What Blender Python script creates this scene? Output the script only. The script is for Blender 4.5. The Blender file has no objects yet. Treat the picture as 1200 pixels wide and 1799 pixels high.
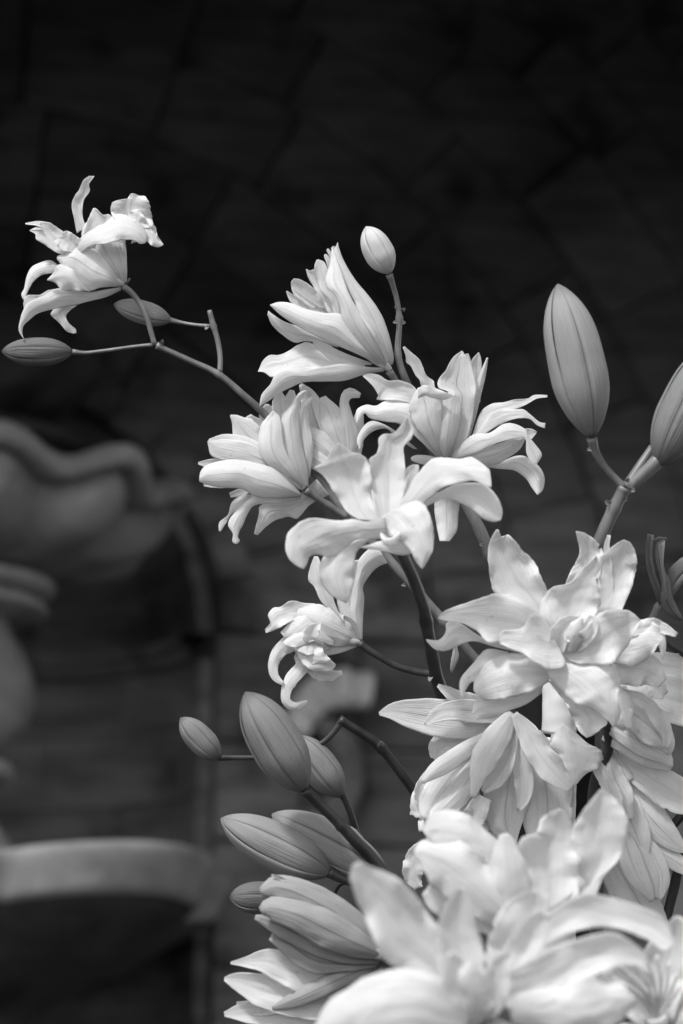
import bpy, math, random
from mathutils import Vector, noise
R = math.radians
scene = bpy.context.scene
COL = scene.collection

# ---------------------------------------------------------------- camera
PITCH = R(15)
F, SH, PH, PW = 85.0, 36.0, 1799.0, 1200.0
CAM = Vector((0, 0, 1.30))
FW = Vector((0, math.cos(PITCH), math.sin(PITCH)))
UP = Vector((0, -math.sin(PITCH), math.cos(PITCH)))
RT = Vector((1, 0, 0))
D0 = 2.40                                   # focus distance
K = SH / F / PH
cam_data = bpy.data.cameras.new('camera')
cam = bpy.data.objects.new('camera', cam_data); COL.objects.link(cam)
cam.location = CAM; cam.rotation_euler = (R(90) + PITCH, 0, 0)
cam_data.lens = F; cam_data.sensor_fit = 'VERTICAL'; cam_data.sensor_height = SH; cam_data.sensor_width = SH
cam_data.clip_start = .05; cam_data.clip_end = 500
cam_data.dof.use_dof = True; cam_data.dof.focus_distance = D0; cam_data.dof.aperture_fstop = 3.2
cam_data.dof.aperture_blades = 9
scene.camera = cam

# ---------------------------------------------------------------- light
SUN_EL, SUN_AZ = R(47), R(-30)              # azimuth measured from -Y (behind the viewer) towards -X
w = bpy.data.worlds.new('World'); scene.world = w; w.use_nodes = True
nt = w.node_tree; bg = nt.nodes['Background']
sky = nt.nodes.new('ShaderNodeTexSky'); sky.sky_type = 'NISHITA'; sky.sun_disc = False
sdir = Vector((math.sin(SUN_AZ) * math.cos(SUN_EL), -math.cos(SUN_AZ) * math.cos(SUN_EL), math.sin(SUN_EL)))
sky.sun_elevation = SUN_EL; sky.sun_rotation = math.atan2(sdir.x, sdir.y)
bw = nt.nodes.new('ShaderNodeRGBToBW')      # the photograph is black and white
nt.links.new(sky.outputs[0], bw.inputs[0]); nt.links.new(bw.outputs[0], bg.inputs[0])
bg.inputs[1].default_value = .15
sd = bpy.data.lights.new('sun', 'SUN'); sun = bpy.data.objects.new('sun', sd); COL.objects.link(sun)
sd.energy = 2.0; sd.angle = R(7)
sun.rotation_euler = sdir.to_track_quat('Z', 'Y').to_euler()
vs = scene.view_settings
vs.view_transform = 'Standard'; vs.look = 'None'; vs.gamma = 1; vs.exposure = 0.98
scene.cycles.max_bounces = 10; scene.cycles.diffuse_bounces = 5; scene.cycles.transmission_bounces = 6

# ---------------------------------------------------------------- materials
def mat(name, rough=.6):
    m = bpy.data.materials.new(name); m.use_nodes = True
    n = m.node_tree; p = n.nodes['Principled BSDF']; p.inputs['Roughness'].default_value = rough
    return m, n, p
def nd(n, t, **kw):
    x = n.nodes.new(t)
    for k, v in kw.items(): setattr(x, k, v)
    return x
def mathn(n, op, a, b=None, c=None, clamp=False):
    x = n.nodes.new('ShaderNodeMath'); x.operation = op; x.use_clamp = clamp
    for i, v in enumerate((a, b, c)):
        if v is None: continue
        if isinstance(v, (int, float)): x.inputs[i].default_value = v
        else: n.links.new(v, x.inputs[i])
    return x.outputs[0]
def gmix(n, f, a, b):
    """grey mix a->b by factor socket"""
    x = n.nodes.new('ShaderNodeMapRange'); n.links.new(f, x.inputs[0])
    for i, v in ((3, a), (4, b)):
        if isinstance(v, (int, float)): x.inputs[i].default_value = v
        else: n.links.new(v, x.inputs[i])
    return x.outputs[0]
def smooth(n, v, e0, e1):
    x = n.nodes.new('ShaderNodeMapRange'); x.interpolation_type = 'SMOOTHSTEP'
    n.links.new(v, x.inputs[0]); x.inputs[1].default_value = e0; x.inputs[2].default_value = e1
    return x.outputs[0]

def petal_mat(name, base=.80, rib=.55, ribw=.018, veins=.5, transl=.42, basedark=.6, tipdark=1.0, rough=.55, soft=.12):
    m, n, p = mat(name, rough + .12)
    uv = nd(n, 'ShaderNodeUVMap'); sep = nd(n, 'ShaderNodeSeparateXYZ'); n.links.new(uv.outputs[0], sep.inputs[0])
    u, t = sep.outputs[0], sep.outputs[1]
    d = mathn(n, 'ABSOLUTE', mathn(n, 'SUBTRACT', u, .5))
    line = mathn(n, 'SUBTRACT', 1, smooth(n, d, ribw * .35, ribw * 1.6), clamp=True)
    halo = mathn(n, 'SUBTRACT', 1, smooth(n, d, 0, soft), clamp=True)
    fade = mathn(n, 'SUBTRACT', 1, smooth(n, t, .72, 1.0), clamp=True)
    line = mathn(n, 'MULTIPLY', line, fade)
    # veins running along the petal
    geo = nd(n, 'ShaderNodeTexCoord')
    cmb = nd(n, 'ShaderNodeCombineXYZ')
    n.links.new(mathn(n, 'MULTIPLY', u, 34), cmb.inputs[0]); n.links.new(mathn(n, 'MULTIPLY', t, 2.2), cmb.inputs[1])
    oi = nd(n, 'ShaderNodeObjectInfo'); n.links.new(mathn(n, 'MULTIPLY', oi.outputs['Random'], 50), cmb.inputs[2])
    vn = nd(n, 'ShaderNodeTexNoise'); n.links.new(cmb.outputs[0], vn.inputs['Vector']); vn.inputs['Scale'].default_value = 1; vn.inputs['Detail'].default_value = 3
    bn = nd(n, 'ShaderNodeTexNoise'); n.links.new(geo.outputs['Object'], bn.inputs['Vector']); bn.inputs['Scale'].default_value = 55; bn.inputs['Detail'].default_value = 4
    v = mathn(n, 'MULTIPLY', gmix(n, vn.outputs[0], 1 - .10 * veins, 1 + .05 * veins), gmix(n, bn.outputs[0], .95, 1.04))
    col = mathn(n, 'MULTIPLY', v, base)
    col = mathn(n, 'MULTIPLY', col, gmix(n, line, 1.0, rib))
    col = mathn(n, 'MULTIPLY', col, gmix(n, halo, 1.0, .5 + .5 * rib if rib < .7 else .96))
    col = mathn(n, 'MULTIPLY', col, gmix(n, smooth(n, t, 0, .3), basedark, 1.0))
    sp = nd(n, 'ShaderNodeTexNoise'); n.links.new(geo.outputs['Object'], sp.inputs['Vector']); sp.inputs['Scale'].default_value = 210; sp.inputs['Detail'].default_value = 2
    edge = smooth(n, d, .44, .5)
    col = mathn(n, 'MULTIPLY', col, gmix(n, smooth(n, sp.outputs[0], .68, .76), 1.0, .82))
    col = mathn(n, 'MULTIPLY', col, gmix(n, mathn(n, 'MULTIPLY', edge, smooth(n, bn.outputs[0], .5, .62)), 1.0, .86))
    if tipdark < 1: col = mathn(n, 'MULTIPLY', col, gmix(n, smooth(n, t, .88, 1), 1.0, tipdark))
    cc = nd(n, 'ShaderNodeCombineXYZ')
    for i in range(3): n.links.new(col, cc.inputs[i])
    n.links.new(cc.outputs[0], p.inputs['Base Color'])
    p.inputs['Specular IOR Level'].default_value = .18
    hb = mathn(n, 'ADD', mathn(n, 'MULTIPLY', vn.outputs[0], .7 * veins), mathn(n, 'MULTIPLY', line, -1.5 * (1 - rib)))
    hb = mathn(n, 'ADD', hb, mathn(n, 'MULTIPLY', bn.outputs[0], .8))
    bp = nd(n, 'ShaderNodeBump'); bp.inputs['Strength'].default_value = .55; bp.inputs['Distance'].default_value = .0016
    n.links.new(hb, bp.inputs['Height']); n.links.new(bp.outputs[0], p.inputs['Normal'])
    if transl > 0:
        tr = nd(n, 'ShaderNodeBsdfTranslucent'); n.links.new(cc.outputs[0], tr.inputs[0]); n.links.new(bp.outputs[0], tr.inputs['Normal'])
        mx = nd(n, 'ShaderNodeMixShader'); mx.inputs[0].default_value = transl
        n.links.new(p.outputs[0], mx.inputs[1]); n.links.new(tr.outputs[0], mx.inputs[2])
        n.links.new(mx.outputs[0], n.nodes['Material Output'].inputs[0])
    return m

def rough_mat(name, lo, hi, scale, rough=.8, bump=.3, dist=.002, stretch=(1, 1, 1), big=0, spec=.3):
    m, n, p = mat(name, rough)
    tc = nd(n, 'ShaderNodeTexCoord'); mp = nd(n, 'ShaderNodeMapping'); mp.inputs['Scale'].default_value = stretch
    n.links.new(tc.outputs['Object'], mp.inputs[0])
    a = nd(n, 'ShaderNodeTexNoise'); a.inputs['Scale'].default_value = scale; a.inputs['Detail'].default_value = 6; a.inputs['Roughness'].default_value = .62
    n.links.new(mp.outputs[0], a.inputs['Vector'])
    oi = nd(n, 'ShaderNodeObjectInfo')
    f = smooth(n, a.outputs[0], .3, .7)
    v = gmix(n, f, lo, hi)
    if big:
        b = nd(n, 'ShaderNodeTexNoise'); b.inputs['Scale'].default_value = scale * .18; b.inputs['Detail'].default_value = 3
        g = nd(n, 'ShaderNodeNewGeometry'); n.links.new(g.outputs['Position'], b.inputs['Vector'])
        v = mathn(n, 'MULTIPLY', v, gmix(n, smooth(n, b.outputs[0], .35, .65), 1 - big, 1 + big))
        c_ = nd(n, 'ShaderNodeTexNoise'); c_.inputs['Scale'].default_value = 5.5; c_.inputs['Detail'].default_value = 5; n.links.new(g.outputs['Position'], c_.inputs['Vector'])
        v = mathn(n, 'MULTIPLY', v, gmix(n, smooth(n, c_.outputs[0], .54, .68), 1.05, 1 - 1.8 * big))
        v = mathn(n, 'MULTIPLY', v, gmix(n, oi.outputs['Random'], 1 - big * .7, 1 + big * .7))
    cc = nd(n, 'ShaderNodeCombineXYZ')
    for i in range(3): n.links.new(v, cc.inputs[i])
    n.links.new(cc.outputs[0], p.inputs['Base Color']); p.inputs['Specular IOR Level'].default_value = spec
    bp = nd(n, 'ShaderNodeBump'); bp.inputs['Strength'].default_value = bump; bp.inputs['Distance'].default_value = dist
    n.links.new(a.outputs[0], bp.inputs['Height']); n.links.new(bp.outputs[0], p.inputs['Normal'])
    return m

M = dict(
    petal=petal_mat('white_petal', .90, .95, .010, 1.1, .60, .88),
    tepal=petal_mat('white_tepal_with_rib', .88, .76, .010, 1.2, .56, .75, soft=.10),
    pale_bud=petal_mat('pale_green_bud', .28, .62, .009, 1.7, .06, .62, .6, .42, .05),
    mid_bud=petal_mat('mid_green_bud', .20, .62, .010, 2.2, .05, .6, .6, .4, .05),
    dark_bud=petal_mat('dark_green_bud', .135, .6, .010, 2.6, .04, .7, .6, .4, .05),
    half_bud=petal_mat('opening_bud', .28, .6, .011, 1.8, .15, .6, .8, .45, .06),
    half_open=petal_mat('half_open_tepal', .38, .6, .012, 1.0, .3, .7, soft=.10),
    cream_bud=petal_mat('cream_bud', .52, .75, .009, .8, .1, .7, .8, .45, .05),
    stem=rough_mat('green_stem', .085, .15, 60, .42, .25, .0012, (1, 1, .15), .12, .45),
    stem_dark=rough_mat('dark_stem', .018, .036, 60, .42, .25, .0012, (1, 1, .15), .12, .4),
    scar=rough_mat('stem_node', .10, .22, 200, .7, .5, .001),
    dry=petal_mat('dry_leaf', .16, .5, .02, 1.5, .1, .8),
    anther=rough_mat('filament', .5, .6, 80, .5, .1),
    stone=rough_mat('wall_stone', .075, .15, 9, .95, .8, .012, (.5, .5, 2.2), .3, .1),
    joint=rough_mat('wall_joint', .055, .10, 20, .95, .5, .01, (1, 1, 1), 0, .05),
    urn=rough_mat('urn_stone', .18, .30, 9, .85, .5, .006, (1, 1, 1), .2, .2),
    urn_lip=rough_mat('urn_lip_stone', .17, .26, 12, .85, .5, .006, (1, 1, 1), .15, .2),
    finial=rough_mat('shaded_stone', .03, .05, 12, .9, .5, .006, (1, 1, 1), .2, .1),  # darker urn stone: shade of lid, finial and basin underside put into the colour
    scroll=rough_mat('pale_scroll_stone', .5, .62, 8, .9, .4, .005, (1, 1, 1), .15, .1),
    band=rough_mat('carved_band_stone', .14, .2, 10, .9, .5, .006, (1, 1, 1), .15, .1),
    white=rough_mat('white_plastic', .60, .66, 14, .35, .05, .001),
    black=rough_mat('plain_black', .008, .014, 30, .5, .1),
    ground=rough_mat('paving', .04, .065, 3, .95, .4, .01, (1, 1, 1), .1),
    shade_slab_mat=rough_mat('shade_slab_dark', .025, .04, 3, .95, .3, .01),  # near black, so the added slab bounces little light
)

# ---------------------------------------------------------------- helpers
def P(x, y, z=0.0):
    """photo position (px) and distance in front of the focus plane (units of one px at that plane) -> world"""
    d = D0 - z * D0 * K
    return CAM + FW * d + RT * ((x - PW / 2) * d * K) + UP * ((PH / 2 - y) * d * K)
def px(z=0.0): return (D0 - z * D0 * K) * K

ORIG = {}
def link(name, verts, faces, m, parent=None, origin=None, uvs=None, smoothf=True):
    me = bpy.data.meshes.new(name)
    if origin is None: origin = ORIG[parent.name] if parent else Vector((0, 0, 0))
    me.from_pydata([tuple(Vector(v) - origin) for v in verts], [], faces)
    if smoothf: me.polygons.foreach_set('use_smooth', [True] * len(me.polygons))
    if uvs:
        ul = me.uv_layers.new(name='UVMap')
        for l in me.loops: ul.data[l.index].uv = uvs[l.vertex_index]
    me.materials.append(m); me.update()
    o = bpy.data.objects.new(name, me); COL.objects.link(o)
    if parent:
        o.parent = parent; o.location = origin - ORIG[parent.name]
    else: o.location = origin
    ORIG[o.name] = origin.copy()
    return o
def tag(o, label=None, cat=None, group=None, kind=None):
    if label: o['label'] = label
    if cat: o['category'] = cat
    if group: o['group'] = group
    if kind: o['kind'] = kind
    return o
def thing(name, loc, label, cat, group=None):
    o = bpy.data.objects.new(name, None); COL.objects.link(o); o.empty_display_size = .05
    o.location = loc; ORIG[o.name] = Vector(loc)
    return tag(o, label, cat, group)
def cr(p0, p1, p2, p3, t):
    return tuple(.5 * (2 * b + (-a + c) * t + (2 * a - 5 * b + 4 * c - d) * t * t + (-a + 3 * b - 3 * c + d) * t ** 3) for a, b, c, d in zip(p0, p1, p2, p3))
def resample(pts, n):
    """Catmull-Rom through pts (tuples), n+1 samples roughly even in length"""
    q = [tuple(2 * a - b for a, b in zip(pts[0], pts[1]))] + list(pts) + [tuple(2 * a - b for a, b in zip(pts[-1], pts[-2]))]
    L = [0]
    for i in range(len(pts) - 1):
        L.append(L[-1] + max(1e-6, math.dist(pts[i][:2] + pts[i][3:4], pts[i + 1][:2] + pts[i + 1][3:4])))
    out = []
    for k in range(n + 1):
        s = L[-1] * k / n; i = 0
        while i < len(pts) - 2 and s > L[i + 1]: i += 1
        t = (s - L[i]) / (L[i + 1] - L[i])
        out.append(cr(q[i], q[i + 1], q[i + 2], q[i + 3], t))
    return out

SEED = [7]
def sheet(pts, z, z0, cup, roll, ruf, rag, fold=.0, n=26, m=14, freq=2.6, thick=.0007):
    """petal surface: pts = (x, y, halfwidth) in photo px, z = (base, mid, tip) towards the viewer"""
    SEED[0] += 1; s = SEED[0] * 1.37; rnd = random.Random(SEED[0])
    if isinstance(roll, (int, float)): roll = (roll, roll)
    N = len(pts)
    q = []
    tot = [0]
    for i in range(N - 1): tot.append(tot[-1] + math.dist(pts[i][:2], pts[i + 1][:2]))
    for i, p in enumerate(pts):
        t = tot[i] / tot[-1]
        zz = (1 - t) * (1 - 2 * t) * z[0] + 4 * t * (1 - t) * z[1] + t * (2 * t - 1) * z[2]
        if len(p) > 3: zz = p[3]
        q.append((p[0], p[1], p[2], zz + z0))
    st = resample(q, n)
    C = [P(a, b, d) for a, b, _, d in st]
    ph = [rnd.uniform(0, 6.28), rnd.uniform(0, 6.28)]; fr = [freq * rnd.uniform(.8, 1.25), freq * rnd.uniform(.8, 1.25)]
    rows = []; uvs = []
    pS = None
    for k in range(n + 1):
        t = k / n
        T = (C[min(n, k + 1)] - C[max(0, k - 1)]).normalized()
        V = (C[k] - CAM).normalized()
        S = T.cross(V)
        if S.length < .15 and pS: S = pS.copy()
        S.normalize()
        if pS and S.dot(pS) < 0: S = -S
        pS = S.copy()
        Nn = S.cross(T).normalized()
        if Nn.dot(V) > 0: Nn = -Nn
        r = R(roll[0] + (roll[1] - roll[0]) * t)
        S2 = S * math.cos(r) + Nn * math.sin(r); N2 = Nn * math.cos(r) - S * math.sin(r)
        W0 = max(.4, st[k][2]) * px(st[k][3]) / max(.45, math.cos(r))
        env = min(1, t * 3) 
        row = []
        for j in range(m + 1):
            u = -1 + 2 * j / m; side = 0 if u < 0 else 1
            a = abs(u)
            jag = noise.noise((t * 9 + s, side * 17.3 + s, 0)) * .8 + noise.noise((t * 23 + s, side * 9.3, 4)) * .7
            W = W0 * (1.03 + rag * jag * env * 1.6)
            rr = ruf * 1.5 * env * (a ** 2.2) * (math.sin(6.283 * fr[side] * t + ph[side]) * .6 + noise.noise((t * 6, side * 5 + s, 2)) * 1.2 + noise.noise((t * 15, side * 5 + s, 5)) * .8)
            wav = .06 * noise.noise((t * 3 + s, u * 1.6, s)) + .04 * noise.noise((t * 8 + s, u * 4, s))
            h = cup * (a ** 1.7) + fold * a + rr + wav * (1 + ruf * 3)
            # roll part of the ruffle into the sheet so edges curl instead of stretching
            pos = C[k] + S2 * (W * u * (1 - .12 * abs(rr))) + N2 * (W * h)
            # ragged tip
            if t > .8: pos = pos + T * (W0 * rag * 1.6 * noise.noise((u * 3.1 + s, s, 1)) * (t - .8) * 5)
            row.append(pos); uvs.append((j / m, t))
        rows.append(row)
    verts = [v for r_ in rows for v in r_]
    mm = m + 1
    faces = [(k * mm + j, k * mm + j + 1, (k + 1) * mm + j + 1, (k + 1) * mm + j) for k in range(n) for j in range(m)]
    return verts, faces, uvs

def solid(o, th):
    md = o.modifiers.new('thickness', 'SOLIDIFY'); md.thickness = th * .5; md.offset = 0; md.use_even_offset = False

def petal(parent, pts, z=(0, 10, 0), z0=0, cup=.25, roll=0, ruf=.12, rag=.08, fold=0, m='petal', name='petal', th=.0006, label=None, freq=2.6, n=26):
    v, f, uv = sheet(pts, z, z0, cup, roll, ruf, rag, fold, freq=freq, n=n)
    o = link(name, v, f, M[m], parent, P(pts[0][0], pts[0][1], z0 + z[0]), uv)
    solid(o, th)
    if label: o['label'] = label
    return o

def edge_sample(pts, n):
    return resample([(a, b, 0, 0) for a, b in pts], n)
def outline_petal(parent, left, right, z, z0=0, cup=.25, tilt=0, ruf=.12, rag=.02, m='petal', name='petal', th=.0006, tf=None, n=40, mm=14):
    """petal between two edge curves (base -> tip); depth comes from the arch z, the cup, the tilt and the ruffles"""
    SEED[0] += 1; s = SEED[0] * 1.37; rnd = random.Random(SEED[0])
    if tf:
        left = [(tf[0] + a / tf[2], tf[1] + b / tf[2]) for a, b in left]; right = [(tf[0] + a / tf[2], tf[1] + b / tf[2]) for a, b in right]
    A = edge_sample(left, n); B = edge_sample(right, n)
    ph = [rnd.uniform(0, 6.28), rnd.uniform(0, 6.28)]
    verts = []; uvs = []
    Wm = max(math.dist(a[:2], b[:2]) for a, b in zip(A, B)) / 2
    for k in range(n + 1):
        t = k / n
        zc = (1 - t) * (1 - 2 * t) * z[0] + 4 * t * (1 - t) * z[1] + t * (2 * t - 1) * z[2]
        W = math.dist(A[k][:2], B[k][:2]) / 2 + .15 * Wm
        env = min(1, t * 3)
        for j in range(mm + 1):
            u = -1 + 2 * j / mm; side = 0 if u < 0 else 1; a = abs(u)
            j2 = 1.8 * rag * env * a * (noise.noise((t * 14 + s, side * 9.3, 4)) + .6 * noise.noise((t * 30 + s, side * 9.3, 4)))
            uu = (u + j2 * (1 if u > 0 else -1) + 1) / 2
            x = A[k][0] + (B[k][0] - A[k][0]) * uu; y = A[k][1] + (B[k][1] - A[k][1]) * uu
            rr = ruf * 1.5 * env * (a ** 2.6) * (math.sin(6.283 * 2.4 * t + ph[side]) * .6 + noise.noise((t * 6, side * 5 + s, 2)) * 1.2 + noise.noise((t * 15, side * 5 + s, 5)) * .35)
            wav = .045 * noise.noise((t * 3 + s, u * 1.6, s)) + .04 * noise.noise((t * 8 + s, u * 4, s))
            dz = W * (cup * a ** 1.7 + tilt * u + rr + wav)
            verts.append(P(x, y, z0 + zc + dz)); uvs.append((j / mm, t))
    w1 = mm + 1
    faces = [(k * w1 + j, k * w1 + j + 1, (k + 1) * w1 + j + 1, (k + 1) * w1 + j) for k in range(n) for j in range(mm)]
    o = link(name, verts, faces, M[m], parent, P((left[0][0] + right[0][0]) / 2, (left[0][1] + right[0][1]) / 2, z0 + z[0]), uvs)
    solid(o, th)
    return o

def tube_mesh(path, seg=12, caps=True, nodes=()):
    """path: (x, y, radius_px, z)"""
    L = sum(math.dist(path[i][:2], path[i + 1][:2]) for i in range(len(path) - 1))
    n = max(4, int(L / 7))
    st = resample(path, n)
    C = [P(a, b, d) for a, b, _, d in st]
    verts = []; faces = []
    ref = None
    sd_ = SEED[0]; SEED[0] += 1
    for k in range(n + 1):
        T = (C[min(n, k + 1)] - C[max(0, k - 1)]).normalized()
        if ref is None: ref = T.orthogonal().normalized()
        ref = (ref - T * ref.dot(T)).normalized(); B = T.cross(ref)
        r = st[k][2] * px(st[k][3])
        for j in range(seg):
            a = 6.28318 * j / seg
            rr = r * (1 + .05 * math.cos(3 * a) + .07 * noise.noise((k * .35, math.cos(a), math.sin(a) + sd_)))
            for (nx, ny, na) in nodes:
                dd = math.dist((st[k][0], st[k][1]), (nx, ny))
                rr *= 1 + na * math.exp(-(dd / 5.0) ** 2)
            verts.append(C[k] + ref * rr * math.cos(a) + B * rr * math.sin(a))
    for k in range(n):
        for j in range(seg):
            j2 = (j + 1) % seg
            faces.append((k * seg + j, k * seg + j2, (k + 1) * seg + j2, (k + 1) * seg + j))
    if caps:
        faces.append(tuple(range(seg - 1, -1, -1))); faces.append(tuple(n * seg + j for j in range(seg)))
    return verts, faces
def stem(parent, path, m='stem', name='stem', nodes=(), label=None, seg=12):
    v, f = tube_mesh(path, seg, True, nodes)
    o = link(name, v, f, M[m], parent, P(path[0][0], path[0][1], path[0][3]))
    if label: o['label'] = label
    return o
def scar(parent, x, y, z, dx, dy, l=7, w_=4):
    """small dry bract stub on a stem"""
    v, f, uv = sheet([(x, y, w_), (x + dx * l * .6, y + dy * l * .6, w_ * .8), (x + dx * l, y + dy * l, .6)], (0, 3, 5), z, .5, 20, .2, .2, n=6, m=6)
    o = link('bract', v, f, M['scar'], parent, P(x, y, z), uv); solid(o, .0006)

def bud(parent, base, tip, hw, z=(0, 0), m='pale_bud', spin=0, label=None, blunt=.55, bend=0):
    """closed bud: inner body + three wrapped sepals with keels"""
    A = P(base[0], base[1], z[0]); B = P(tip[0], tip[1], z[1])
    ax = B - A; Ln = ax.length; T = ax.normalized()
    V = ((A + B) / 2 - CAM).normalized()
    S = T.cross(V).normalized(); Nn = S.cross(T).normalized()
    if Nn.dot(V) > 0: Nn = -Nn
    r0 = hw * px((z[0] + z[1]) / 2)
    def prof(t):
        # lily bud: widest at .4, tapering to blunt tip
        a = math.sin(math.pi * min(1, t / .42) / 2) ** .62 if t < .42 else 1
        b = 1 if t < .42 else max(0, math.cos(math.pi / 2 * min(1, (t - .42) / .58) ** 1.55)) ** .72
        return max(.10 if t < .5 else .03, a * b) * (1 if t > .02 else .8)
    def pos(t, a, k):
        rr = r0 * prof(t) * k
        c = A + ax * t + S * (bend * Ln * math.sin(math.pi * t))
        return c + S * (rr * math.cos(a)) + Nn * (rr * math.sin(a))
    n, seg = 28, 28
    v = []; f = []; uv = []
    for k in range(n + 1):
        t = k / n
        for j in range(seg):
            v.append(pos(t, 6.28318 * j / seg, .9)); uv.append((.25, t))
    for k in range(n):
        for j in range(seg): f.append((k * seg + j, k * seg + (j + 1) % seg, (k + 1) * seg + (j + 1) % seg, (k + 1) * seg + j))
    f.append(tuple(range(seg))); f.append(tuple(n * seg + j for j in range(seg)))
    o = link('bud', v, f, M[m], parent, A, uv)
    if label: o['label'] = label
    mm = 20
    for q in range(3):
        a0 = R(90 + spin) + q * 2.0944
        span = R(66)
        v = []; uv = []; f = []
        sd_ = random.Random(SEED[0] + q); SEED[0] += 1; ph = sd_.uniform(0, 9)
        for k in range(n + 1):
            t = k / n
            tt = min(t, 1)
            for j in range(mm + 1):
                u = -1 + 2 * j / mm
                a = a0 + u * span * (1 - .12 * t)
                keel = -.055 * math.exp(-(u / .055) ** 2) + .035 * math.exp(-((abs(u) - .16) / .10) ** 2)
                edge = -.05 * max(0, (abs(u) - .8) / .2) ** 2
                over = .03 * u
                kk = 1 + keel * math.sin(math.pi * min(1, t * 1.05)) ** .5 + edge + over + .03 * noise.noise((t * 3.5 + ph, u * 2, q)) + .008 * noise.noise((t * 14 + ph, u * 9, q))
                v.append(pos(t, a, kk)); uv.append((j / mm, t))
        for k in range(n):
            for j in range(mm): f.append((k * (mm + 1) + j, k * (mm + 1) + j + 1, (k + 1) * (mm + 1) + j + 1, (k + 1) * (mm + 1) + j))
        s_ = link('sepal', v, f, M[m], o, A, uv)
        solid(s_, .0005)
    return o

def flower(parent, base, toward, rad, z0, petals, label=None, tube=.22, m='tepal', tf=None):
    """base/toward in px (x,y,z); the flower mesh is the receptacle and throat, its petals are sub-parts"""
    A = P(base[0], base[1], z0 + base[2]); B = P(toward[0], toward[1], z0 + toward[2])
    ax = (B - A); T = ax.normalized(); Sx = T.orthogonal().normalized(); Sy = T.cross(Sx)
    prof = [(0, .45), (.02, .62), (.06, .8), (.14, 1.1), (.28, 1.5), (.42, 1.75), (.46, 1.5), (.40, 1.2), (.2, .7), (.12, .1)]
    v = []; f = []; uv = []; seg = 18
    for (t, r) in prof:
        for j in range(seg):
            a = 6.28318 * j / seg
            rr = rad * px(z0) * r * (1 + .05 * math.cos(6 * a))
            v.append(A + ax * t + Sx * rr * math.cos(a) + Sy * rr * math.sin(a)); uv.append((.25, min(1, t * 2)))
    for k in range(len(prof) - 1):
        for j in range(seg): f.append((k * seg + j, k * seg + (j + 1) % seg, (k + 1) * seg + (j + 1) % seg, (k + 1) * seg + j))
    f.append(tuple(range(seg)))
    o = link('flower', v, f, M[m], parent, A, uv)
    if label: o['label'] = label
    for p in petals:
        if p[0] == 'E':
            outline_petal(o, p[1], p[2], p[3], z0, tf=tf, **p[4]); continue
        pts = p[0]; zz = p[1] if len(p) > 1 else (0, 10, 0); kw = p[2] if len(p) > 2 else {}
        petal(o, pts, zz, z0, **kw)
    return o
T_ = dict(m='tepal', cup=-.32, ruf=.03, rag=.03)       # outer tepal seen from outside
def T(**k): d = dict(T_); d.update(k); return d
def Q(**k): d = dict(m='petal'); d.update(k); return d

# ---------------------------------------------------------------- background: stone wall with a niche and a stone urn
YAW = R(12)
WO = Vector((0, 5.2, 0)); WH = Vector((math.cos(YAW), math.sin(YAW), 0)); WN = Vector((math.sin(YAW), -math.cos(YAW), 0)); WZ = Vector((0, 0, 1))
def ray_wall(x, y, off=0):
    d = FW + RT * ((x - PW / 2) * K) + UP * ((PH / 2 - y) * K)
    o = WO + WN * off
    t = (o - CAM).dot(WN) / d.dot(WN)
    p = CAM + d * t - WO
    return p.dot(WH), p.z
def Wp(h, v, off=0): return WO + WH * h + WZ * v + WN * off
rnd = random.Random(5)
ground = link('ground', [(-60, -60, 0), (60, -60, 0), (60, 60, 0), (-60, 60, 0)], [(0, 1, 2, 3)], M['ground']); tag(ground, 'pale paved ground in front of the stone wall', kind='structure')
wall = thing('stone_wall', Wp(0, 0), 'dark blurred masonry wall with an arched niche behind the lilies', 'wall')
def flat_block(outline, proud, name='stone_block', m='stone', inset=.006, parent=None, back=-.10):
    n = len(outline)
    ch = sum(h for h, v in outline) / n; cv = sum(v for h, v in outline) / n
    ins = []
    for h, v in outline:
        d = math.hypot(h - ch, v - cv); k = 1 - inset / max(d, .01); ins.append((ch + (h - ch) * k, cv + (v - cv) * k))
    vs_ = [Wp(h, v, back) for h, v in outline] + [Wp(h, v, proud - .008) for h, v in outline] + [Wp(h, v, proud + rnd.uniform(-.002, .002)) for h, v in ins]
    fs = []
    for r_ in range(2):
        for i in range(n): fs.append((r_ * n + i, r_ * n + (i + 1) % n, (r_ + 1) * n + (i + 1) % n, (r_ + 1) * n + i))
    fs.append(tuple(2 * n + i for i in range(n)))
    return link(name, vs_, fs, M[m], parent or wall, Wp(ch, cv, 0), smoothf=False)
hc, vc = ray_wall(-40, 1095)
RN = ray_wall(352, 1095)[0] - hc                       # niche radius
u1 = (ray_wall(500, 1000)[0] - ray_wall(400, 1000)[0]) / 100   # metres per px at the wall
G = .0018
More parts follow.
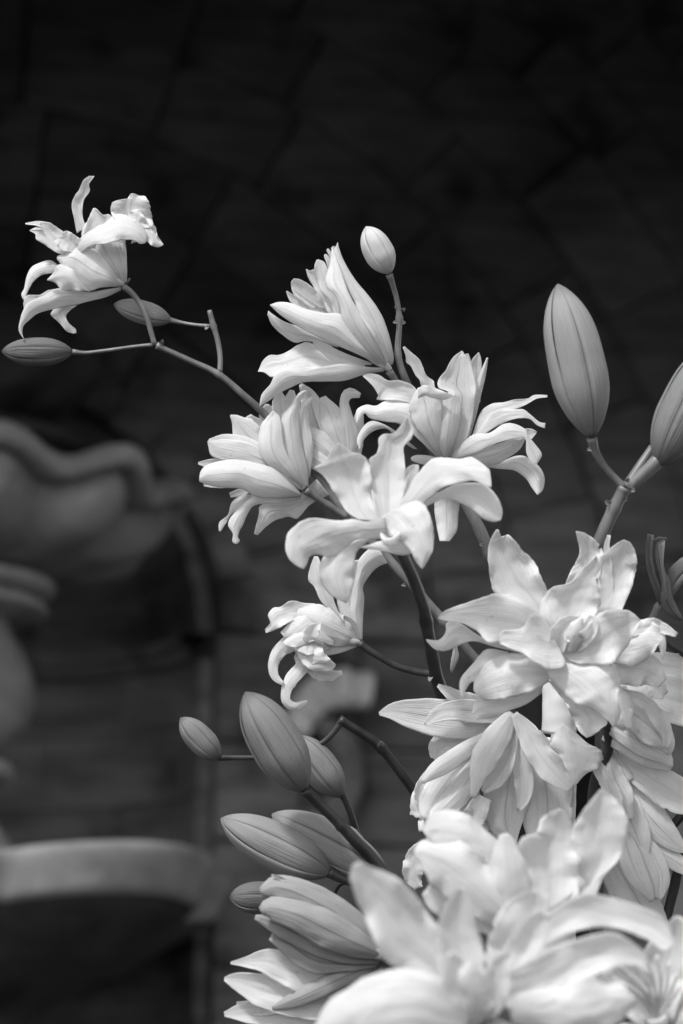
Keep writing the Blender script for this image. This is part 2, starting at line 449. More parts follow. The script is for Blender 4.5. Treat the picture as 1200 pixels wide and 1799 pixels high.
# mortar backing with the niche opening cut out (strips around the opening)
hL, hR, vT = hc - 2.2, ray_wall(1330, 800)[0] + .6, 4.2
bm_v, bm_f = [], []
NS = 40
def bq(a, b, c, d):
    i = len(bm_v); bm_v.extend([Wp(*a), Wp(*b), Wp(*c), Wp(*d)]); bm_f.append((i, i + 1, i + 2, i + 3))
RB = RN + .027
bq((hc + RB, 0, -.095), (hR, 0, -.095), (hR, vc, -.095), (hc + RB, vc, -.095)); bq((hL, 0, -.095), (hc - RB, 0, -.095), (hc - RB, vc, -.095), (hL, vc, -.095))
for i in range(NS):
    a0, a1 = math.pi * i / NS, math.pi * (i + 1) / NS
    def outer(a):
        c, s = math.cos(a), math.sin(a)
        ks = []
        if c > 1e-6: ks.append((hR - hc) / c)
        if c < -1e-6: ks.append((hL - hc) / c)
        if s > 1e-6: ks.append((vT - vc) / s)
        k = min(ks); return (hc + c * k, vc + s * k, -.095)
    bq((hc + RB * math.cos(a0), vc + RB * math.sin(a0), -.095), outer(a0), outer(a1), (hc + RB * math.cos(a1), vc + RB * math.sin(a1), -.095))
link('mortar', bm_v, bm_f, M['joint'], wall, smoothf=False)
# arch voussoirs and the concentric courses above the springing
rings = [(RN + .042, RN + .042 + 62 * u1, 15)]
r = RN + .042 + 62 * u1
while r < 2.3:
    hgt = rnd.uniform(120, 175) * u1
    rings.append((r, r + hgt, max(8, int(math.pi * (r + hgt / 2) / (270 * u1))))); r += hgt
for ri, (ra, rb, n) in enumerate(rings):
    offa = rnd.uniform(0, .5) if ri else 0
    edges = [0] + [math.pi * (i + 1 - offa + rnd.uniform(-.12, .12) * (ri > 0)) / n for i in range(n)] + [math.pi]
    edges = sorted(e for e in set(edges) if e <= math.pi)
    for a0, a1 in zip(edges, edges[1:]):
        if a1 - a0 < .03: continue
        am = (a0 + a1) / 2; rm = (ra + rb) / 2
        hm, vm = hc + rm * math.cos(am), vc + rm * math.sin(am)
        if hm > hR or vm > vT - .1 or hm < hc - 1.1: continue
        steps = 4
        g0 = G / ra; out = []
        for i in range(steps + 1):
            a = a0 + g0 + (a1 - a0 - 2 * g0) * i / steps; out.append((hc + (rb - G) * math.cos(a), vc + (rb - G) * math.sin(a)))
        for i in range(steps, -1, -1):
            a = a0 + g0 + (a1 - a0 - 2 * g0) * i / steps; out.append((hc + (ra + G) * math.cos(a), vc + (ra + G) * math.sin(a)))
        flat_block(out, (.045 if ri == 0 else 0) + rnd.uniform(-.012, .012), 'voussoir' if ri == 0 else 'stone_block')
# level courses right of the niche, below the springing
v = vc; k = 0
while v > vc - 1.25:
    hgt = (190, 165, 210, 180, 190, 200)[k % 6] * u1
    h = hc + RN + .032; first = True
    while h < hR:
        wd = (150 if k % 2 else 250) * u1 if first else rnd.uniform(280, 430) * u1
        flat_block([(h + G, v - hgt + G), (min(hR, h + wd) - G, v - hgt + G), (min(hR, h + wd) - G, v - G), (h + G, v - G)], (.02 if first else 0) + rnd.uniform(-.006, .006))
        h += wd; first = False
    v -= hgt; k += 1
# niche: curved blocks of the half cylinder and of the half dome
def niche_pt(a, v_, r):        # a: 0 = right jamb ... pi = left jamb
    if v_ <= vc: return Wp(hc + r * math.cos(a), v_, -r * math.sin(a) * .75)
    e = min(1, (v_ - vc) / r); rr = r * math.sqrt(max(0, 1 - e * e))
    return Wp(hc + rr * math.cos(a), v_, -rr * math.sin(a) * .75)
def niche_block(a0, a1, v0, v1, proud):
    n = 5; vv = []; ff = []
    g = G / RN
    for back in (0, 1):
        for jj in range(3):
            y_ = v0 + G + (v1 - v0 - 2 * G) * jj / 2
            for i in range(n + 1): vv.append(niche_pt(a0 + g + (a1 - a0 - 2 * g) * i / n, y_, RN + (.03 if back else -proud)))
    w_ = n + 1
    for jj in range(2):
        for i in range(n): ff.append((jj * w_ + i, jj * w_ + i + 1, (jj + 1) * w_ + i + 1, (jj + 1) * w_ + i))
    o2 = 3 * w_
    for i in range(n):
        ff.append((i, i + 1, o2 + i + 1, o2 + i)); ff.append((2 * w_ + i, 2 * w_ + i + 1, o2 + 2 * w_ + i + 1, o2 + 2 * w_ + i))
    for jj in range(2):
        ff.append((jj * w_, (jj + 1) * w_, o2 + (jj + 1) * w_, o2 + jj * w_)); ff.append((jj * w_ + n, (jj + 1) * w_ + n, o2 + (jj + 1) * w_ + n, o2 + jj * w_ + n))
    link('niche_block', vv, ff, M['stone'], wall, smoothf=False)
bvv, bff = [], []
vals = [0.2] + [vc] + [vc + RN * 1.02 * math.sin(i * math.pi / 2 / 8) for i in range(1, 9)]
for vv_ in vals:
    for i in range(17): bvv.append(niche_pt(math.pi * i / 16, vv_, RN + .028))
for j in range(len(vals) - 1):
    for i in range(16): bff.append((j * 17 + i, j * 17 + i + 1, (j + 1) * 17 + i + 1, (j + 1) * 17 + i))
link('niche_backing', bvv, bff, M['joint'], wall)
v = vc - .055; k = 0
while v > vc - 1.2:
    hgt = (105, 128, 122, 130, 120)[k % 5] * u1
    n = 4; off = .5 * (k % 2)
    es = [0] + [math.pi * (i + off) / n for i in range(0 if off else 1, n)] + [math.pi]
    for a0, a1 in zip(es, es[1:]): niche_block(a0, a1, v - hgt, v, rnd.uniform(-.004, .008))
    v -= hgt; k += 1
for j in range(4):
    e0, e1 = math.sin(j * math.pi / 2 / 4.2), math.sin((j + 1) * math.pi / 2 / 4.2)
    n = 5 - j; off = .5 * (j % 2)
    es = [0] + [math.pi * (i + off) / n for i in range(0 if off else 1, n)] + [math.pi]
    for a0, a1 in zip(es, es[1:]): niche_block(a0, a1, vc + RN * e0, vc + RN * e1, rnd.uniform(-.003, .005))
# impost moulding at the springing
vv = []; ff = []
prof = [(0, -.055), (.025, -.05), (.03, -.03), (.05, -.02), (.05, .0), (0, .004)]
for i in range(25):
    a = math.pi * i / 24
    for (o_, y_) in prof: vv.append(niche_pt(a, vc + y_ - 1e-4, RN + .005 - o_))
npf = len(prof)
for i in range(24):
    for j in range(npf - 1): ff.append((i * npf + j, (i + 1) * npf + j, (i + 1) * npf + j + 1, i * npf + j + 1))
link('impost_moulding', vv, ff, M['stone'], wall, smoothf=False)

# unseen slab added over the wall, above the frame: it keeps the wall in shade
rv = []
for dz in (0, .12):
    for x, y in ((-4, 3.35), (5.5, 3.35), (5.5, 7.0), (-4, 7.0)): rv.append((x, y, 1.36 + .512 * y + dz))
rf = link('shade_slab', rv, [(0, 1, 2, 3), (7, 6, 5, 4), (0, 4, 5, 1), (1, 5, 6, 2), (2, 6, 7, 3), (3, 7, 4, 0)], M['shade_slab_mat'], smoothf=False)
tag(rf, 'unseen sloping slab added to shade the stone wall', kind='structure')

# ---- urn standing in the niche
um = u1
def lathe(name, prof, m, parent, axis, lobes=0, amp=0, seg=96, scal=0, scn=8, ph=0, vlob=0):
    vv = []; ff = []
    n = len(prof)
    for i, (r_, y_, k1, k2) in enumerate(prof):
        for j in range(seg):
            a = 2 * math.pi * j / seg
            lob = abs(math.cos(lobes / 2 * (a + ph))) if lobes else 0
            rr = r_ * (1 + amp * k1 * (lob - .5))
            dz = scal * k2 * math.cos(scn * (a + ph)) + vlob * k1 * (lob - 1)
            rr *= 1 + .05 * k2 * math.cos(scn * (a + ph))
            vv.append(axis + Vector((rr * um * math.cos(a), rr * um * math.sin(a), (y_) * um + dz * um)))
    for i in range(n - 1):
        for j in range(seg): ff.append((i * seg + j, i * seg + (j + 1) % seg, (i + 1) * seg + (j + 1) % seg, (i + 1) * seg + j))
    ff.append(tuple(range(seg))); ff.append(tuple((n - 1) * seg + j for j in range(seg)))
    return link(name, vv, ff, M[m], parent, axis)
hu, vu = ray_wall(-70, 1000, .30)
ax = Wp(hu, vu, .30)
urn = thing('stone_urn', Wp(hu, 0.6, .30), 'large blurred stone urn with a wavy lip and gadrooned bowl', 'urn')
def resm(prof, n=6):
    q = resample([(a, b, c, d) for a, b, c, d in prof], len(prof) * n); return q
# local heights: 0 is photo row 1000, upwards positive (px)
bowl = lathe('bowl', resm([(60, -18, 0, 0), (120, -14, .2, 0), (170, -4, .8, 0), (235, 14, 1.1, 0), (276, 44, 1, .3), (292, 72, .7, .7), (296, 96, .3, 1)]), 'urn', urn, ax, 10, .3, scal=16, scn=10, ph=1.262)
lip = lathe('lip', resm([(296, 94, 0, 1), (336, 92, 0, 1), (350, 100, 0, 1), (352, 116, 0, 1), (338, 128, 0, 1), (300, 130, 0, 1), (240, 124, 0, .6)]), 'urn_lip', urn, ax, scal=16, scn=10, ph=1.262)
lathe('collar', resm([(95, -16, 0, 0), (142, -20, 0, 0), (152, -34, 0, 0), (135, -46, 0, 0), (118, -50, 0, 0), (136, -58, 0, 0), (138, -72, 0, 0), (95, -82, 0, 0)]), 'urn_lip', urn, ax)
lathe('baluster', resm([(78, -80, 0, 0), (85, -100, 0, 0), (112, -150, 0, 0), (124, -200, 0, 0), (112, -250, 0, 0), (80, -285, 0, 0), (62, -300, 0, 0), (92, -312, 0, 0), (94, -335, 0, 0), (66, -350, 0, 0), (70, -400, 0, 0), (100, -440, 0, 0), (120, -480, 0, 0), (120, -520, 0, 0)]), 'urn', urn, ax)
lathe('lid', resm([(240, 122, 0, .6), (205, 140, 0, .2), (190, 165, 0, 0), (214, 178, 0, 0), (212, 195, 0, 0), (180, 208, 0, 0), (120, 222, 0, 0), (80, 245, 0, 0)]), 'finial', urn, ax)
lathe('finial', resm([(80, 240, 0, 0), (150, 275, 1, 0), (190, 330, 1, 0), (160, 390, 1, 0), (90, 440, 1, 0), (30, 490, 1, 0), (4, 520, 0, 0)]), 'finial', urn, ax, 8, .3)
hb_, vb_ = ray_wall(-45, 1600, .30)
axb = Wp(hb_, vb_, .30)
basin = thing('stone_basin', Wp(hb_, 0.5, .30), 'wide shell shaped stone basin with a pale scalloped rim, low on the left', 'basin')
lathe('shell_rim', resm([(352, -2, 1, 0), (362, 4, 1, 0), (372, 26, 1, 0), (386, 58, 1, 0), (380, 70, 1, 0), (350, 68, 1, 0), (330, 50, 1, 0), (250, 20, .6, 0)]), 'urn_lip', basin, axb, 5, .2, seg=180, ph=1.937, vlob=17)
lathe('shell_bowl', resm([(352, 0, 1, 0), (330, -20, 1, 0), (240, -75, .9, 0), (150, -125, .7, 0), (90, -165, .3, 0), (70, -210, 0, 0), (80, -300, 0, 0), (110, -420, 0, 0)]), 'finial', basin, axb, 5, .2, seg=180, ph=1.937, vlob=17)  # underside shade is put into the dark stone colour

# ---- carved ornaments applied to the wall
def ribbon(name, label, cat, path, depth, off0, m, wav=0):
    """carved band of real thickness: path of (x, y, halfheight) photo px on the wall plane"""
    st = resample([(a, b, c, 0) for a, b, c in path], 36)
    vv = []; ff = []; secn = 14
    c0 = None
    hv = [ray_wall(a, b, off0) for a, b, c, _ in st]
    for k, (a, b, c, _) in enumerate(st):
        h1, v1 = hv[min(36, k + 1)]; h0, v0 = hv[max(0, k - 1)]
        L_ = math.hypot(h1 - h0, v1 - v0) or 1; nx, ny = -(v1 - v0) / L_, (h1 - h0) / L_
        h, v_ = hv[k]
        for j in range(secn):
            an = 2 * math.pi * j / secn
            ex = abs(math.cos(an)) ** .5 * (1 if math.cos(an) > 0 else -1); ey = abs(math.sin(an)) ** .6 * (1 if math.sin(an) > 0 else -1)
            s_ = c * u1 * ex; o_ = off0 + depth * ey + wav * math.sin(k * .8) * depth
            vv.append(Wp(h + nx * s_, v_ + ny * s_, o_))
    for k in range(36):
        for j in range(secn): ff.append((k * secn + j, k * secn + (j + 1) % secn, (k + 1) * secn + (j + 1) % secn, (k + 1) * secn + j))
    ff.append(tuple(range(secn))); ff.append(tuple(36 * secn + j for j in range(secn)))
    o = link(name, vv, ff, M[m], None, Wp(*hv[0], off0))
    return tag(o, label, cat)
ribbon('carved_scroll', 'pale blurred stone scroll on the wall behind the drooping lily', 'carving', [(648, 1218, 30), (600, 1212, 34), (555, 1226, 32), (527, 1262, 26), (520, 1300, 16)], .05, .06, 'scroll', .3)
ribbon('carved_scroll', 'dim lower stone scroll behind the two upright green buds', 'carving', [(545, 1268, 12), (590, 1300, 24), (612, 1350, 26), (600, 1410, 26), (560, 1455, 34), (510, 1470, 40)], .04, .03, 'band', .2)
ribbon('carved_band', 'pale blurred stone band behind the right edge of the lilies', 'carving', [(1215, 1330, 60), (1190, 1420, 58), (1180, 1500, 50), (1200, 1640, 40)], .05, .06, 'band')

# ================================================================ the lilies
GR = 'sprays of white double lilies'
# ---------------------------------------------------------------- spray A: long arching stem to the upper left
A = thing('lily_spray', P(905, 1230, -40), 'long arching lily stem reaching upper left with a ruffled bloom and two slim buds', 'flower', GR)
stem(A, [(905, 1235, 9, -60), (840, 1165, 9, -50), (780, 1092, 8, -45), (725, 1030, 8, -40), (680, 980, 8, -40), (612, 908, 7.5, -40), (545, 822, 7, -35), (500, 768, 6.8, -20), (465, 728, 6.5, -10), (425, 692, 6, 0), (383, 657, 5.5, 0), (330, 632, 5, 0), (275, 607, 4.8, 0)], nodes=((383, 657, .3), (275, 607, .5), (612, 908, .3), (780, 1092, .3)))
stem(A, [(272, 606, 5, 0), (266, 585, 4.6, 2), (258, 558, 4.6, 4), (248, 536, 4.8, 4), (232, 515, 5.2, 2), (217, 503, 6, 0)], name='pedicel', m='stem', nodes=((250, 536, .12),))
stem(A, [(268, 606, 3.6, 0), (235, 609, 3, 0), (185, 616, 3.2, 0), (150, 620, 3.4, 0), (127, 618, 5, 0)], name='pedicel', m='stem')
stem(A, [(386, 655, 5, 0), (387, 630, 4.6, -5), (383, 600, 4.8, -10), (375, 572, 5, -12), (368, 545, 4.2, -12)], name='pedicel', m='stem', nodes=((375, 572, .3),))
stem(A, [(370, 573, 3.6, -14), (345, 571, 3.0, -18), (320, 567, 3.2, -24), (298, 562, 5, -30)], name='pedicel', m='stem')
scar(A, 283, 604, 3, .4, -.9, 8, 3); scar(A, 364, 575, -8, -.6, .7, 6, 3); scar(A, 222, 497, 6, .6, -.8, 11, 2)
bud(A, (128, 618), (3, 617), 24.5, (0, 4), 'dark_bud', 22)
bud(A, (301, 563), (200, 534), 20, (-30, -34), 'pale_bud', -25)
F1 = flower(A, (217, 500, 0), (120, 455, 10), 7, 0, [
    ([(219, 498, 4), (215, 470, 9), (206, 440, 17), (196, 412, 18), (190, 395, 8)], (0, 4, -12), T(cup=-.3, roll=20)),
    ([(216, 498, 3), (200, 465, 20), (180, 432, 28), (165, 405, 24), (160, 388, 10)], (0, 8, -2), T(cup=-.3)),
    ('E', [(280,790),(268,820),(300,850),(320,870),(350,905),(385,918)], [(405,770),(357,808),(350,840),(370,870),(400,895),(402,915)], (-4,-6,-4), Q(cup=-0.2, ruf=.15, rag=.03)),
    ('E', [(310,560),(265,532),(210,545),(165,570),(140,620),(128,680),(113,710),(122,740)], [(320,585),(275,600),(220,610),(180,640),(160,670),(145,700),(132,730)], (6,4,8), T(cup=-.4, ruf=.05, rag=.01, tilt=.3)),
    ('E', [(340,680),(260,688),(210,713),(140,718),(122,760)], [(340,702),(280,720),(205,738),(160,770),(130,805)], (4,12,12), Q(cup=0.1, ruf=.15, rag=.03)),
    ('E', [(640,672),(560,685),(470,700),(400,690),(300,680),(230,720),(150,755),(120,800),(105,850),(98,900),(125,948)], [(636,690),(560,725),(480,745),(380,770),(280,790),(200,812),(150,850),(122,880),(118,920),(128,948)], (0,20,26), T(cup=-.3, ruf=.06, tilt=-.3)),
    ('E', [(640,655),(560,570),(480,480),(520,420)], [(667,640),(668,560),(664,480),(660,420)], (0,2,0), T(cup=-.4, ruf=.05, rag=.01)),
    ('E', [(652,660),(580,560),(530,490),(450,440),(400,430),(340,490),(303,510)], [(640,670),(540,675),(460,695),(400,650),(350,590),(300,525)], (2,30,14), T(cup=-.35, ruf=.06, tilt=.15)),
    ('E', [(405,390),(390,310),(378,240),(395,190),(415,165),(440,110),(470,88)], [(455,360),(436,300),(440,220),(472,170),(470,130),(498,88)], (-8,-12,4), Q(cup=0.3, ruf=.15, rag=.03)),
    ('E', [(400,430),(340,385),(290,350),(260,333),(200,325),(133,335)], [(380,510),(300,492),(230,445),(190,420),(187,395),(158,372),(225,368),(200,350),(135,342)], (6,10,14), Q(cup=0.2, ruf=.15, rag=.03, tilt=.3)),
    ('E', [(440,430),(360,378),(330,390),(335,410)], [(430,500),(330,480),(290,440),(270,435)], (16,22,22), Q(cup=0.2, ruf=.15, rag=.03)),
    ('E', [(640,400),(600,310),(583,270),(596,225),(650,210),(665,215),(690,180)], [(770,430),(805,360),(797,290),(785,230),(765,195),(740,192),(705,180)], (4,10,12), Q(cup=.2, ruf=.3, rag=.04)),
    ('E', [(660,400),(672,300),(700,268),(732,263)], [(800,400),(780,340),(770,315),(750,285),(736,263)], (16,22,18), Q(cup=-.2, ruf=.35, rag=.04)),
    ('E', [(720,350),(790,335),(820,358),(830,400),(861,448)], [(690,445),(760,425),(800,455),(835,463),(861,450)], (14,26,26), Q(cup=-.2, ruf=.3, tilt=.2)),
    ('E', [(420,470),(460,330),(480,280),(500,256),(540,290),(570,288),(590,300)], [(500,470),(530,400),(570,380),(590,350),(588,310)], (14,24,20), Q(cup=.2, ruf=.2, rag=.03)),
    ('E', [(380,470),(440,400),(520,350),(620,288),(700,312),(750,350),(775,400),(772,432)], [(420,500),(480,455),(560,446),(640,428),(700,425),(740,445),(768,440)], (18,44,34), Q(cup=-.25, ruf=.15, tilt=.5, rag=.03)),
    ('E', [(475,697),(400,692),(330,690),(290,650),(248,637)], [(430,660),(390,590),(340,558),(300,560),(280,600),(250,632)], (24,38,30), Q(cup=-.25, ruf=.2, rag=.03)),
], 'ruffled white bloom facing left', tf=(0, 280, 3.0))
# side branch: bloom in side view
stem(A, [(610, 909, 6.5, -30), (575, 887, 6.2, -20), (550, 870, 6.4, -10), (536, 861, 8, 0)], name='pedicel', nodes=((576, 888, .25),))
F4 = flower(A, (534, 858, 0), (440, 790, 10), 8, 0, [
    ([(505, 800, 12), (480, 755, 20), (470, 722, 15), (468, 710, 3)], (-20, -26, -10), Q(cup=.3)),
    ([(510, 800, 12), (498, 745, 20), (492, 708, 14), (492, 687, 3)], (-14, -20, -6), Q(cup=.4)),
    ([(520, 790, 12), (515, 740, 18), (511, 706, 13), (513, 685, 4)], (-14, -16, -6), Q(cup=.4)),
    ([(505, 815, 14), (470, 780, 22), (448, 750, 18), (436, 730, 5)], (-10, -14, -6), Q(cup=.35)),
    ('E', [(640,640),(450,560),(340,460),(285,400),(275,300),(262,250)], [(620,560),(500,360),(440,310),(400,270),(350,258),(310,245),(266,242)], (-4,2,2), T(cup=-.15, ruf=.1, rag=.03)),
    ([(530, 852, 5), (480, 818, 20), (430, 796, 27), (392, 782, 20), (366, 776, 5)], (2, 10, 8), T(cup=-.15, ruf=.08)),
    ('E', [(620,580),(450,450),(360,410),(270,395),(200,393),(122,405)], [(640,640),(400,570),(250,535),(150,500),(128,440),(123,412)], (0,14,8), T(cup=-.15, ruf=.06, rag=.01)),
    ([(470, 835, 8), (420, 826, 14), (380, 816, 11), (348, 814, 2)], (-4, 0, 4), Q(cup=.3, ruf=.1)),
    ([(430, 835, 8), (400, 846, 10), (375, 850, 7), (358, 852, 2)], (-2, 0, 4), Q(cup=.3, ruf=.1)),
    ('E', [(420,740),(330,740),(270,790),(250,860),(195,910),(192,962)], [(400,760),(330,830),(270,860),(240,910),(203,967)], (-4,-4,4), Q(cup=-0.2, ruf=.15, rag=.03)),
    ('E', [(800,640),(640,770),(460,800),(440,860),(410,980)], [(880,740),(760,800),(680,885),(620,875),(520,910),(430,990)], (-16,-24,-16), T(cup=-.2, ruf=.06, tilt=-.2)),
    ('E', [(700,750),(500,758),(400,752),(310,830),(265,880),(250,930),(280,980),(275,1030),(300,1042)], [(700,765),(560,790),(420,802),(375,850),(340,930),(322,960),(310,1000),(324,1025),(302,1044)], (0,14,18), T(cup=-.4, ruf=.05, rag=.01)),
    ([(538, 840, 6), (540, 790, 10), (533, 745, 11), (534, 716, 9), (549, 698, 2)], (-4, 0, -8), T(cup=-.4, ruf=.1)),
    ('E', [(705,735),(640,660),(540,580),(420,540),(300,520),(200,530),(110,560),(78,600),(72,640)], [(700,748),(560,758),(430,752),(330,702),(200,692),(110,672),(72,655)], (4,40,26), T(cup=-.45, ruf=.02, rag=.005, th=.001)),
    ('E', [(700,695),(560,600),(480,540),(440,440),(450,320),(480,270),(520,225)], [(716,690),(655,560),(600,440),(587,320),(565,245),(532,217)], (6,30,16), T(cup=-.4, ruf=.02, rag=.005, tilt=.15, th=.001)),
    ('E', [(725,695),(650,630),(600,500),(590,400),(580,260),(635,190),(685,112),(722,92)], [(748,685),(742,560),(702,400),(692,250),(700,150),(738,93)], (4,18,6), T(cup=-.45, ruf=.02, rag=.005, tilt=-.2, th=.001)),
    ([(440, 860, 5), (418, 866, 6), (404, 870, 4)], (-2, 0, 2), Q(cup=.3, n=12)),
], 'side view bloom with dark ribs', tf=(330, 660, 3.529))
F5 = flower(A, (606, 835, -30), (585, 760, -20), 8, -30, [
    ([(590, 825, 8), (565, 765, 17), (550, 722, 20), (541, 695, 13), (528, 675, 3)], (-10, -16, -6), T(cup=-.3, ruf=.1)),
    ([(608, 828, 6), (596, 775, 20), (580, 730, 21), (567, 697, 5)], (0, 8, 4), T(cup=-.3, ruf=.08)),
    ([(616, 828, 6), (622, 790, 16), (628, 755, 13), (634, 720, 5)], (0, 0, -4), T(cup=-.3, roll=25)),
    ([(612, 820, 6), (614, 770, 16), (608, 730, 11), (605, 705, 8), (614, 691, 10), (633, 695, 4)], (2, 8, 14), T(cup=-.4, ruf=.12)),
    ([(604, 832, 6), (578, 796, 19), (550, 772, 21), (532, 755, 10)], (4, 12, 8), T(cup=-.3)),
    ([(600, 836, 5), (570, 818, 14), (545, 802, 15), (532, 790, 6)], (2, 16, 14), T(cup=-.3)),
    ([(596, 812, 10), (574, 745, 14), (558, 712, 10), (550, 690, 3)], (-4, 0, 2), Q(cup=.4)),
], 'half open bloom behind its neighbours')

# ---------------------------------------------------------------- spray C: upper centre
C = thing('lily_spray', P(870, 985, -60), 'upper middle lily stem with one small upright bud and two blooms facing opposite ways', 'flower', GR)
stem(C, [(900, 1050, 11, -60), (862, 975, 11, -40), (845, 935, 11, -30), (822, 890, 10, -30), (790, 840, 9, -40), (760, 790, 8, -50), (735, 740, 7, -45), (722, 690, 6.5, -30), (712, 665, 6.5, -20), (703, 640, 6, -16), (699, 615, 5.5, -14), (701, 580, 5, -12), (702, 560, 5, -12), (697, 525, 4.6, -8), (690, 500, 5, -4), (684, 482, 7, 0)], nodes=((702, 560, .5), (701, 622, .2), (862, 975, .2)))
stem(C, [(735, 745, 5, -40), (710, 700, 5, -25), (697, 672, 5.5, -10), (684, 652, 7, 0)], name='pedicel')
stem(C, [(800, 860, 6, -30), (785, 830, 6, -15), (778, 806, 7, 0)], name='pedicel')
for a in ((698, 542, -10, -.8, -.5), (707, 545, -8, .8, -.6), (696, 566, -8, -.9, .2), (708, 566, -8, .9, .1), (848, 958, -20, -.9, -.1)): scar(C, *a, 6, 3)
bud(C, (685, 481), (643, 398), 26, (0, 4), 'cream_bud', 30)
F2 = flower(C, (686, 650, 0), (600, 570, 0), 8, 0, [
    ('E', [(600,700),(430,640),(370,590),(335,530),(325,480),(330,455)], [(640,680),(560,580),(480,500),(400,448),(345,437)], (-34,-36,-26), Q(cup=0.3, ruf=.15, rag=.03)),
    ('E', [(520,690),(370,630),(325,605),(305,570),(290,528)], [(560,640),(470,620),(400,570),(340,550),(300,525)], (-20,-18,-14), Q(cup=0.3, ruf=.15, rag=.03)),
    ('E', [(480,650),(370,570),(345,530),(335,497)], [(520,630),(430,570),(370,525),(338,497)], (-14,-12,-10), Q(cup=0.3, ruf=.15, rag=.03)),
    ('E', [(640,800),(550,600),(500,520),(450,440),(430,372)], [(700,700),(620,520),(545,440),(495,375),(460,382),(432,370)], (-16,-14,-10), Q(cup=0.2, ruf=.15, rag=.03)),
    ('E', [(660,800),(600,600),(540,520),(495,420),(490,350),(505,305)], [(740,700),(660,500),(600,410),(562,325),(520,303)], (-10,-8,-8), Q(cup=0.2, ruf=.15, rag=.03)),
    ('E', [(690,700),(600,420),(575,330),(558,285),(560,268)], [(740,640),(640,400),(600,300),(575,265)], (-8,-6,-6), Q(cup=0.2, ruf=.15, rag=.03)),
    ('E', [(700,700),(620,420),(600,300),(575,240),(580,228)], [(760,640),(680,400),(625,280),(605,245),(588,226)], (-5,-3,-2), Q(cup=0.2, ruf=.15, rag=.03)),
    ('E', [(700,600),(640,340),(620,250),(605,222)], [(760,600),(690,360),(650,250),(625,208),(610,220)], (-5,-2,2), Q(cup=0.2, ruf=.15, rag=.03)),
    ('E', [(640,900),(420,790),(280,740),(200,690),(165,664)], [(660,920),(445,878),(350,887),(260,830),(190,760),(160,690)], (-10,4,6), T(cup=-.4, ruf=.05, rag=.01, tilt=-.3)),
    ('E', [(990,1040),(870,930),(760,800),(680,690),(560,680),(430,650),(330,612),(240,603),(178,622)], [(985,1062),(880,1010),(750,950),(560,870),(400,790),(260,700),(180,627)], (2,42,18), T(cup=-.4, ruf=.05, rag=.01, th=.001)),
    ('E', [(985,1060),(880,980),(760,860),(690,740),(668,620),(625,540),(582,510),(567,440),(590,370),(605,300),(612,232)], [(1002,1050),(960,950),(890,810),(800,660),(730,540),(690,420),(650,310),(617,230)], (6,42,4), T(cup=-.4, ruf=.05, rag=.01, th=.001, tilt=.15)),
    ('E', [(1005,1050),(960,960),(900,860),(820,700),(760,580),(700,440),(640,300),(628,230),(640,212)], [(1040,1040),(1046,980),(1010,820),(960,690),(880,570),(780,450),(700,320),(665,230),(653,183)], (2,20,0), T(cup=-.5, ruf=.03, rag=.01, tilt=-.3)),
    ('E', [(1000,1030),(940,900),(870,790),(800,680),(780,600)], [(1015,1010),(945,870),(940,800),(870,700),(800,600),(782,590)], (8,38,26), Q(cup=0.25, ruf=.15, rag=.03)),
    ('E', [(900,1035),(700,960),(560,890),(480,870)], [(880,1045),(700,1035),(620,1020),(520,940),(478,900)], (-2,4,12), Q(cup=0.2, ruf=.15, rag=.03, tilt=-.4)),
    ('E', [(850,1040),(600,960),(450,885),(380,900),(310,945),(240,975),(180,975),(130,1010),(94,1088)], [(840,1060),(600,1090),(400,1095),(260,1105),(190,1132),(140,1098),(92,1090)], (-6,0,22), Q(cup=0.1, ruf=.15, rag=.03, tilt=.5)),
    ('E', [(985,1065),(860,1058),(720,1035),(560,1055),(400,1090),(290,1075),(210,1120),(180,1180),(120,1250),(103,1335)], [(980,1090),(860,1105),(700,1155),(560,1160),(420,1165),(330,1200),(250,1240),(150,1310),(105,1338)], (2,26,34), T(cup=-.3, ruf=.05, rag=.01, tilt=-.3)),
], 'tallest centre bloom, pointed', tf=(430, 380, 4.0))
